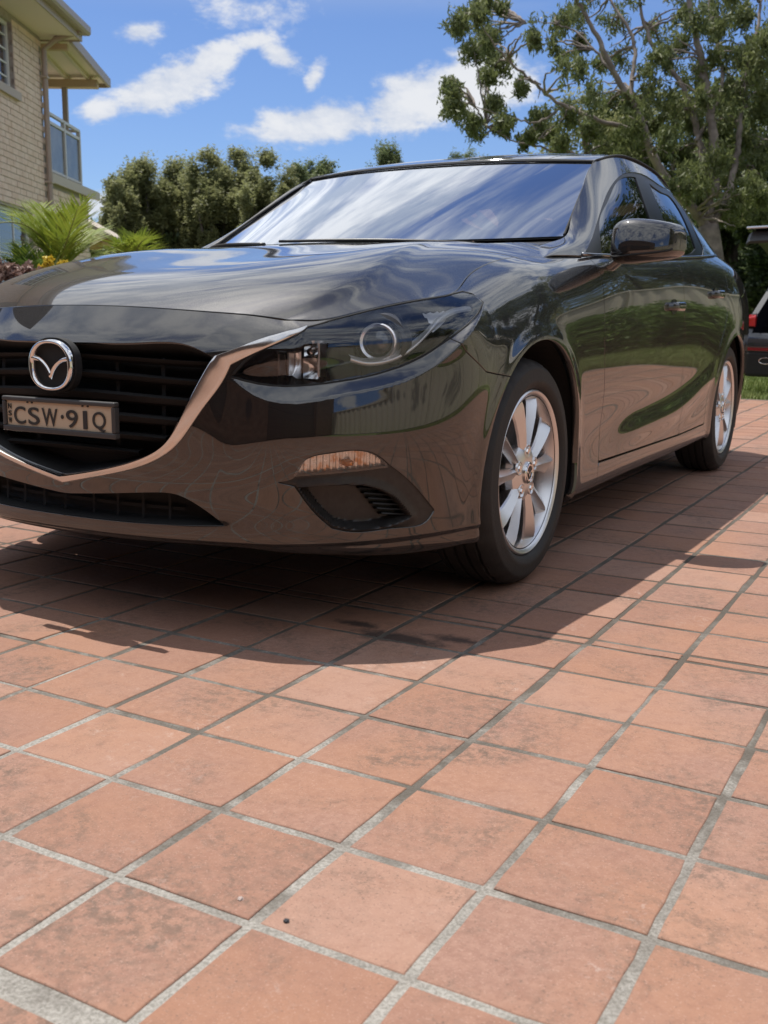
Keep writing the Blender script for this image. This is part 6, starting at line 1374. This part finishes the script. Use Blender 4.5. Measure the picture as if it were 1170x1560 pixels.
# ---- wheels
def wheel(x, y, side, first=[None]):
    sgn = side
    w = link('wheel', None, CAR, (x, y, .326)) if False else None
    M = lambda V: np.c_[x+sgn*V[:, 2], y+V[:, 0], .326+V[:, 1]]
    n = 120; rb = MB()
    prof = [(.218, -.085), (.240, -.098), (.268, -.104), (.295, -.098), (.312, -.086), (.321, -.070), (.325, -.058), (.317, -.056), (.317, -.050), (.326, -.048), (.326, -.022), (.318, -.020), (.318, -.013), (.326, -.011),
            (.326, .011), (.318, .013), (.318, .020), (.326, .022), (.326, .048), (.317, .050), (.317, .056), (.325, .058), (.321, .070), (.312, .086), (.3, .0965), (.297, .0985), (.292, .0988), (.268, .104), (.262, .1045), (.258, .1035), (.250, .100), (.243, .094), (.239, .086), (.218, .085)]
    rb.lathe(prof, n, M); V = np.array(rb.V).reshape(len(prof), n, 3); c = np.array([0, y, .326])
    for i, (r, a) in enumerate(prof):
        if .31 < r < .327 and abs(a) > .056:
            for k in range(n):
                if k % 4 == 0: V[i, k, 1:] = c[1:]+(V[i, k, 1:]-c[1:])*(1-.0045/r)
    rb.V = [tuple(v) for v in V.reshape(-1, 3)]
    # the wheel itself: rim barrel and lip
    M0 = M; M = lambda V: M0(np.asarray(V)*np.array([1.066, 1.066, 1]))
    lip = MB(); lip.lathe([(.205, -.085), (.218, -.092), (.222, -.086), (.200, -.07), (.188, -.04), (.188, .02), (.194, .050), (.200, .068), (.205, .080), (.2085, .087), (.213, .091), (.2185, .0935), (.2225, .090), (.2235, .084), (.219, .078)], 96, M)
    wh = lip.build('wheel', satin, CAR, True, auto=40)
    rb.build('tyre', rubber, wh, True, auto=38)
    for k in range(10):
        pair = k//2; first_ = k % 2; ang = math.radians(90+pair*72+(16.5 if first_ else -16.5)); tw = 1 if first_ else -1
        secs = []
        for r, hw, rd, ed, tn in ((.040, .018, .079, .070, 0), (.075, .0160, .083, .072, -.003), (.11, .0165, .0855, .071, -.003), (.15, .0205, .087, .069, .0), (.185, .0270, .0855, .065, .003), (.2035, .0315, .080, .060, .004)):
            rg = tw*(-.35*hw)
            secs.append([(r, -hw+tn*tw, ed-.006), (r, -hw*.86+tn*tw, ed), (r, rg+tn*tw, rd), (r, hw*.86+tn*tw, ed), (r, hw+tn*tw, ed-.006), (r, hw*.7+tn*tw, ed-.038), (r, -hw*.7+tn*tw, ed-.038)])
        P = np.array(secs); m_ = P.shape[1]; ca, sa = math.cos(ang), math.sin(ang)
        Q = P.reshape(-1, 3); Q2 = np.c_[Q[:, 0]*ca-Q[:, 1]*sa, Q[:, 0]*sa+Q[:, 1]*ca, Q[:, 2]]
        F = [(i*m_+j, i*m_+(j+1) % m_, (i+1)*m_+(j+1) % m_, (i+1)*m_+j) for i in range(len(secs)-1) for j in range(m_)]
        sme = mesh_from('spoke', M(Q2), F, satin, True); sme.set_sharp_from_angle(angle=math.radians(24)); link('spoke', sme, wh)
    hb = MB(); hb.lathe([(.030, .083), (.040, .083), (.060, .080), (.078, .070), (.082, .05), (.07, .03)], 60, M); hb.build('hub', satin, wh, True, auto=35)
    cap = MB(); cap.lathe([(.030, .080), (.030, .088), (.0275, .0905), (.026, .0895)], 40, M); cp = cap.build('centre_cap', chrome, wh, True, auto=30)
    cf = MB(); cf.lathe([(.026, .0895), (.015, .0893), (.0001, .0893)], 40, M); cf.build('cap_face', gloss_black, wh, True) 
    ce = MB()
    for s_ in (1, -1):
        pts = [(-.9, .45), (-.45, .2), (0, -.35), (0, -.62), (-.4, -.02), (-.92, .2)]
        ce.prism([(s_*a*.020, b*.018) for a, b in (pts if s_ > 0 else pts[::-1])], .0012, lambda V: M(np.c_[V[:, 0], V[:, 1], .0895+V[:, 2]]))
    ce.lathe([(.0185, .0895), (.0195, .091), (.0225, .091), (.0235, .0895)], 32, M); ce.build('cap_mark', chrome, wh)
    for k in range(5):
        a = math.radians(90+k*72); cx, cy = .0572*math.cos(a), .0572*math.sin(a)
        nt = MB(); nt.lathe([(.0145, .0765), (.0165, .083), (.0185, .083), (.0195, .076)], 24, lambda V: M(V+[[cx, cy, 0]])); nt.build('nut_well', satin, wh, True)
        nt = MB(); nt.lathe([(.0095, .066), (.0095, .081), (.007, .0845), (.0001, .085)], 6, lambda V: M(V+[[cx, cy, 0]])); nt.build('wheel_nut', chrome, wh)
        nt = MB(); nt.lathe([(.0145, .0775), (.0094, .0775)], 20, lambda V: M(V+[[cx, cy, 0]])); nt.build('well_floor', matte_black, wh)
    bd = MB(); bd.lathe([(.05, .02), (.138, .02), (.140, .0), (.05, .0)], 48, M); bd.build('brake_disc', mat('disc_iron', (.16, .15, .14), .4, 1.0), wh, auto=30)
    cl = MB(); cl.box((-.02, .075, -.03), (.09, .15, .045), M); cl.build('caliper', mat('caliper_grey', (.10, .10, .10), .5), wh, bevel=.01)
    bk = MB(); bk.lathe([(.187, -.03), (.02, -.03)], 40, M); bk.build('dark_back', matte_black, wh)
for y in (0, 2.70):
    for s in (1, -1): wheel(s*.7775, y, s)
# wheel arch liners and the underside
for yc, r in ((.015, .395), (2.715, .385)):
    for s in (1, -1):
        th = np.linspace(-.35, math.pi+.35, 40); V = []
        for x in (.86, .50):
            V += [(s*x, yc+r*math.cos(t), .322+r*math.sin(t)) for t in th]
        ctr = len(V); F = [(k, k+1, 41+k, 40+k) for k in range(39)]+[tuple(range(40, 80))]
        link('arch_liner', mesh_from('arch_liner', V, F, matte_black), CAR)
mb = MB()
for x0, x1, y0, y1, z in ((-.60, .60, -.70, -.40, .205), (-.50, .50, -.4, .43, .20), (-.80, .80, .43, 2.30, .205), (-.50, .50, 2.30, 3.13, .22), (-.72, .72, 3.13, 3.45, .27)): mb.box((x0, y0, z), (x1, y1, z+.05))
mb.build('underbody', matte_black, CAR)
mb = MB()
mb.box((-.60, -.60, .26), (.60, -.50, .73)); mb.box((-.70, .40, .30), (.70, .46, .93)); mb.box((-.47, -.49, .26), (-.45, .39, .80)); mb.box((.45, -.49, .26), (.47, .39, .80)); mb.box((-.66, 2.35, .3), (.66, 2.40, 1.05)); mb.build('bulkhead', matte_black, CAR)
for s in (1, -1):
    i0 = np.searchsorted(WF, WF[np.argmin(np.abs(S[80, :, 1]-.5)+(S[80, :, 0] < .5)*9)]); cols_ = np.where((S[80, :, 0] > .5) & (S[80, :, 1] > .45) & (S[80, :, 1] < 3.3))[0][::3]
    I = (S-SN*.045)[::6][:, cols_]*np.array([s, 1, 1]); F = grid_faces(*I.shape[:2]); c = np.hypot(I[..., 1]-2.715, I[..., 2]-.322).ravel() > .43
    F = F[c[F].all(1)]; link('inner_side', mesh_from('inner_side', I.reshape(-1, 3), F, matte_black), CAR)
# ---- mirrors and handles
def mirrors():
    secs = [(.889, .700, 1.008, .040, .040), (.893, .695, 1.008, .066, .062), (.915, .690, 1.010, .078, .071), (.955, .688, 1.013, .084, .071), (1.01, .695, 1.014, .080, .065), (1.05, .706, 1.014, .070, .057), (1.075, .716, 1.014, .054, .046), (1.084, .722, 1.013, .030, .028)]
    P = smooth_curve(np.array(secs), 34); n = 48; th = np.arange(n)/n*2*math.pi; e = 3.6; V = []
    for x, yc, zc, hy, hz in P:
        c, s_ = np.cos(th), np.sin(th); a = np.sign(c)*np.abs(c)**(2/e); b = np.sign(s_)*np.abs(s_)**(2/e)
        V.append(np.c_[np.full(n, x)+.018*a*hy/.08, yc+a*hy*(1-.12*b), zc+b*hz+.012*(a)*hz/.06*0])
    V = np.array(V); m_ = len(P); F = [(i*n+k, i*n+(k+1) % n, (i+1)*n+(k+1) % n, (i+1)*n+k) for i in range(m_-1) for k in range(n)]+[tuple(range(n))[::-1], tuple(range((m_-1)*n, m_*n))]
    V = V.reshape(-1, 3)
    for s_ in (1,):
        VV = V*np.array([s_, 1, 1]); FF = F if s_ < 0 else [f[::-1] for f in F]
        me = mesh_from('mirror', VV, FF, paint, True); me.set_sharp_from_angle(angle=math.radians(60)); mo = link('mirror', me, CAR)
        # seam of the lower cover, mirror glass and arm
        k = np.argmin(np.abs(th-math.radians(222))); seam_ = V.reshape(m_, n, 3)[3:-3, 28]; mb = MB(); mb.tube((seam_+[0, -.0012, -.0008])*np.array([s_, 1, 1]), .0035, 6); mb.build('seam', matte_black, mo, True)
        mb = MB(); q = [(.925, -.042), (1.06, -.040), (1.082, -.01), (1.072, .034), (.94, .044), (.915, .01)]
        mb.prism(q, .004, lambda W: np.c_[s_*W[:, 0], .770+W[:, 2]-.12*(1.0-W[:, 0])*0, 1.013+W[:, 1]]); mb.build('mirror_glass', mat('mirror_silver', (.8, .8, .82), .03, 1.0), mo)
        arm = []
        for x, yy, z, a, b in ((.845, .69, .922, .050, .016), (.872, .69, .938, .046, .018), (.90, .692, .962, .044, .016), (.93, .694, .978, .050, .012)):
            arm.append(np.c_[np.full(12, s_*x), yy+a*np.cos(np.arange(12)/12*6.283), z+b*np.sin(np.arange(12)/12*6.283)])
        A_ = np.concatenate(arm); FA_ = [(i*12+k, i*12+(k+1) % 12, (i+1)*12+(k+1) % 12, (i+1)*12+k) for i in range(3) for k in range(12)]
        link('mirror_arm', mesh_from('mirror_arm', A_, FA_ if s_ < 0 else [f[::-1] for f in FA_], paint, True), mo)
mirrors()
def handles():
    for ds, y0, y1, z in ((doors, 1.385, 1.60, .815), (rdoors, 2.13, 2.335, .880)):
        for s_, d in zip((1, -1), ds):
            j = np.argmin(np.abs(S[110, :, 1]-(y0+y1)/2)+(S[110, :, 0] < .5)*9); x = np.interp(z, S[:, j, 2][6:], S[:, j, 0][6:])
            P = np.array([(x-.008, y0, z-.004), (x+.016, y0+.02, z-.002), (x+.026, (y0+y1)/2, z), (x+.020, y1-.03, z+.002), (x-.006, y1, z+.004)]); P = smooth_curve(P, 17); V = []
            for p, hgt in zip(P, .012+.006*np.sin(np.linspace(.3, 2.9, 17))):
                V.append([(p[0]-.010, p[1], p[2]-hgt), (p[0]-.001, p[1], p[2]-hgt*1.02), (p[0]+.004, p[1], p[2]-hgt*.4), (p[0]+.003, p[1], p[2]+hgt*.5), (p[0]-.002, p[1], p[2]+hgt), (p[0]-.010, p[1], p[2]+hgt*.96)])
            V = np.array(V).reshape(-1, 3)*np.array([s_, 1, 1]); F = [(i*6+k, i*6+(k+1) % 6, (i+1)*6+(k+1) % 6, (i+1)*6+k) for i in range(16) for k in range(6)]
            me = mesh_from('handle', V, F if s_ < 0 else [f[::-1] for f in F], paint, True); link('handle', me, d)
            cup = MB(); n = 20; th = np.arange(n)/n*6.283; yc = y0+.085
            V = [(s_*(x+.0015), yc+.055*math.cos(t), z-.002+.030*math.sin(t)) for t in th]; cup.add(V+[(s_*(x+.0005), yc, z)], [(k, (k+1) % n, n) for k in range(n)]); cup.build('handle_cup', gloss_black, d)
handles()
# ---- inside
mb = MB(); P = []
for f in np.linspace(0, 1, 9):
    y = .47+f*.48; P.append([(-.68, y+.05, .955-.05*f**2), (-.35, y, .985-.03*f**2), (0, y-.04, .99-.05*f**2), (.35, y, .985-.03*f**2), (.68, y+.05, .955-.05*f**2)])
me = mesh_from('dashboard', np.array(P).reshape(-1, 3), grid_faces(9, 5), fabric, True); link('dashboard', me, CAR)
for sx in (-.36, .36):
    mb = MB(); mb.box((sx-.24, 1.15, .42), (sx+.24, 1.62, .58)); st = mb.build('seat', fabric, CAR, bevel=.05)
    mb = MB(); mb.box((-.23, -.06, 0), (.23, .07, .60), lambda V: np.c_[sx+V[:, 0]*(1-.2*V[:, 2]), 1.60+V[:, 1]+V[:, 2]*.32, .52+V[:, 2]]); mb.build('backrest', fabric, st, bevel=.05)
    mb = MB(); mb.box((sx-.13, 1.78, 1.14), (sx+.13, 1.88, 1.30)); mb.build('headrest', fabric, st, bevel=.04)
mb = MB(); th = np.arange(41)/40*6.283; mb.tube(np.c_[-.36+.18*np.cos(th), 1.0+.07*np.sin(th)*1.0, .93+.165*np.sin(th)], .015, 8, False); mb.build('steering_wheel', gloss_black, CAR, True)
mb = MB(); mb.box((-.10, 1.00, 1.245), (.10, 1.03, 1.31)); mb.build('rear_view_mirror', gloss_black, CAR, bevel=.012)
V = grid_patch(ROOF, 12, 16, 0, True)-[0, 0, .03]; k = V.reshape(-1, 3); me = mesh_from('headlining', np.concatenate([k, k*FLIP]), np.concatenate([grid_faces(16, 12), grid_faces(16, 12)+len(k)]), mat('lining_grey', (.20, .20, .19), .9)); link('headlining', me, CAR)
mb = MB(); mb.box((-.72, .47, .28), (.72, 2.34, .32)); mb.box((-.62, 2.2, .5), (.62, 2.33, 1.02)); mb.build('cabin_floor', fabric, CAR)
# ---------------------------------------------------------------- the other dark car at the right edge, tailgate up
def suv():
    sp = mat('navy_black_paint', (.010, .012, .018), .25, coat=1.0)
    base = np.array([-.10, 8.55, 0]); bx, by = float(base[0]), float(base[1])
    X = thing('dark_suv', 'dark four wheel drive car at the right edge with its tailgate open', 'car', (bx+.9, by, 0))
    ang = math.radians(-14); ca, sa = math.cos(ang), math.sin(ang)
    M = lambda V: np.c_[bx+.82*(np.asarray(V)[:, 0]*ca-np.asarray(V)[:, 1]*sa), by+.82*(np.asarray(V)[:, 0]*sa+np.asarray(V)[:, 1]*ca), .82*np.asarray(V)[:, 2]]
    W = 1.84
    # side outline (y, z) lofted across with tumblehome
    def shellc(prof, x0, x1, name, m, inset):
        n = len(prof); V = []
        for x, k in ((x0, 1), (x0+.05, 0), (x1-.05, 0), (x1, 1)):
            for (y, z) in prof:
                tb = max(0, z-.95)*.22; xx = x+(tb if x < W/2 else -tb); yc = .02 if k else 0
                V.append((xx, y+yc, z))
        F = [(i*n+j, i*n+j+1, (i+1)*n+j+1, (i+1)*n+j) for i in range(3) for j in range(n-1)]
        mb = MB(); mb.add(M(np.array(V)), F); return mb.build(name, m, X, True, auto=35)
    rear_l = [(.03, .42), (-.02, .50), (-.05, .60), (-.04, .72), (.0, .78)]
    shellc(rear_l, 0, W, 'bumper', sp, 0)
    # body sides with the pillar sloping up to the roof
    for s in (0, 1):
        def px_(x): return x if s == 0 else W-x
        out = [(.02, .45), (-.0, .78), (.10, 1.02), (.33, 1.30), (.48, 1.55), (.62, 1.62), (4.2, 1.52), (4.3, 1.0), (4.3, .4), (1.25, .38)]
        arch = [(1.20+.0-.38*math.cos(t), .36+.38*math.sin(t)) for t in np.linspace(math.pi, 0, 12)]
        arch = [(.84+.38-.38*math.cos(t), .36+.38*math.sin(t)) for t in np.linspace(math.pi, 0, 14)]
        poly = out+[(1.6, .38)]+arch[1:-1]+[(.46+.38, .38), (.30, .40)]
        V = []
        for y, z in poly: tb = max(0, z-.95)*.22; V.append((px_(0+tb), y, z))
        Vi = [(px_(.07+max(0, z-.95)*.22), y+.01, z) for y, z in poly]; n = len(poly)
        mb = MB(); mb.add(M(np.array(V+Vi)), [tuple(range(n)), tuple(range(n, 2*n))[::-1]]+[(k, (k+1) % n, n+(k+1) % n, n+k) for k in range(n)]); mb.build('side_panel', sp, X)
        mb = MB(); q = [(.40, 1.06), (.60, 1.45), (1.30, 1.47), (1.40, 1.04)]
        V = [(px_(max(0, z-.95)*.22-.006), y, z) for y, z in q]; mb.add(M(np.array(V)), [(0, 1, 2, 3)]); mb.build('side_window', mat('dark_glass'), X)
        lt = MB(); q = [(-.010, .86), (-.005, .97), (.10, 1.01), (.17, .96), (.08, .88)]
        V = [(px_(max(0, z-.95)*.22-.012), y, z) for y, z in q]+[(px_(.12), y-.02 if y < .05 else y*.1-.02, z) for y, z in q]
        n = len(q); lt.add(M(np.array(V)), [tuple(range(n)), tuple(range(n, 2*n))[::-1]]+[(k, (k+1) % n, n+(k+1) % n, n+k) for k in range(n)])
        tl = lt.build('tail_light', mat('red_lens'), X, bevel=.01)
        rb = MB(); rb.box((px_(.06) if s == 0 else px_(.46), -.062, .565), (px_(.46) if s == 0 else px_(.06), -.045, .60), M); rb.build('reflector_strip', mat('red_dim', (.20, .012, .014), .2), X)
        ex = MB(); xc = px_(.30); th = np.arange(25)/24*6.283
        ex.tube(M(np.c_[xc+.085*np.cos(th), np.full(25, -.05), .44+.038*np.sin(th)]), .008, 6, False); ex.build('exhaust_tip', chrome, X, True)
        for yw in (1.22, 3.75):
            tb = MB(); xc = px_(.12)
            Mw = lambda V: M(np.c_[xc+V[:, 2], yw+V[:, 0], .36+V[:, 1]])
            tb.lathe([(.22, -.11), (.30, -.115), (.345, -.10), (.36, -.06), (.36, .06), (.345, .10), (.30, .115), (.22, .11)], 40, Mw); ty = tb.build('wheel', rubber, X, True)
            rm = MB(); rm.lathe([(.22, -.10), (.19, -.09), (.05, -.095), (.001, -.10)], 30, Mw); rm.build('rim', mat('grey_alloy', (.25, .25, .26), .3, 1.0), ty, True)
    lo = MB(); lo.box((.02, -.058, .24), (W-.02, .40, .555), M); lo.build('lower_bumper', matte_black, X, bevel=.03)
    fl = MB(); fl.box((.08, .05, .70), (W-.08, 2.0, .74), M); fl.box((.08, 1.3, .74), (W-.08, 1.35, 1.60), M); fl.box((.10, .1, .3), (W-.10, 4.2, .34), M); fl.build('load_floor', matte_black, X)
    rf = MB(); V = []
    for y, z in ((.50, 1.60), (.9, 1.655), (2.6, 1.66), (3.2, 1.58)):
        V += [(.16, y, z-.03), (.4, y, z), (W-.4, y, z), (W-.16, y, z-.03)]
    V = np.array(V); rf.add(M(V), grid_faces(4, 4).tolist()); rf.add(M(V-[0, 0, .04]), grid_faces(4, 4, True).tolist()); rf.build('roof', sp, X, True)
    hood = MB(); hood.box((.08, 3.2, .75), (W-.08, 5.0, .98), M); hood.build('bonnet', sp, X, bevel=.08)
    # raised tailgate, hinged at the roof
    tg = MB(); n = 7; V = []
    pr_ = [(.52, 1.63), (.25, 1.74), (-.10, 1.90), (-.42, 2.00), (-.52, 1.97), (-.60, 1.86), (-.58, 1.83), (-.50, 1.90), (-.38, 1.92), (-.08, 1.82), (.26, 1.66), (.5, 1.58)]
    for x, sh in ((.16, .10), (.22, 0), (W/2, -.02), (W-.22, 0), (W-.16, .10)):
        for y, z in pr_: V.append((x, y+sh*.5, z-sh*.25))
    m_ = len(pr_); F = [(i*m_+j, i*m_+(j+1) % m_, (i+1)*m_+(j+1) % m_, (i+1)*m_+j) for i in range(4) for j in range(m_)]+[tuple(range(m_))[::-1], tuple(range(4*m_, 5*m_))]
    tg.add(M(np.array(V)), F); tgo = tg.build('tailgate', mat('dark_trim', (.012, .013, .016), .45), X, True, auto=30)
    sp_ = MB(); sp_.box((.17, -.60, 2.0), (W-.17, -.30, 2.03), M); sp_.build('spoiler', mat('silver_paint', (.45, .47, .5), .25, .6, coat=1), tgo, bevel=.012)
suv()
bpy.context.view_layer.update()
# ---- small things lying on the tiles
def bits():
    r = np.random.default_rng(2)
    def lump(name, label, x, y, s, m, cat, seed):
        q = np.random.default_rng(seed); bm_v = []; n = 7
        th = np.arange(n)/n*6.283
        rings = [(1, 0), (.95, .35), (.55, .62)]
        for k, h in rings: rad = s*k*q.uniform(.7, 1.15, n); bm_v += [(x+a*math.cos(t), y+a*math.sin(t), .0015+h*s) for a, t in zip(rad, th)]
        F = [(i*n+k, i*n+(k+1) % n, (i+1)*n+(k+1) % n, (i+1)*n+k) for i in range(2) for k in range(n)]+[tuple(range(2*n, 3*n))]
        o = link(name, mesh_from(name, bm_v, F, m)); tag(o, label, cat)
    p = at_ground(436, 1405); lump('pebble', 'small dark grey pebble lying beside a pale joint', p[0], p[1], .0042, mat('dark_stone', (.03, .03, .035), .8), 'pebble', 4)
    p = at_ground(366, 1372); lump('chalk_chip', 'tiny white chip lying on a tile near the bottom', p[0], p[1], .0050, mat('white_chip', (.36, .29, .26), .9), 'chip', 5)
def at_ground(u, v):
    d = FWD+RIGHT*(u-585)/1577.19+DOWN*(v-780)/1577.19; return CAM-d*CAM[2]/d[2]
bits()
bpy.context.view_layer.update()
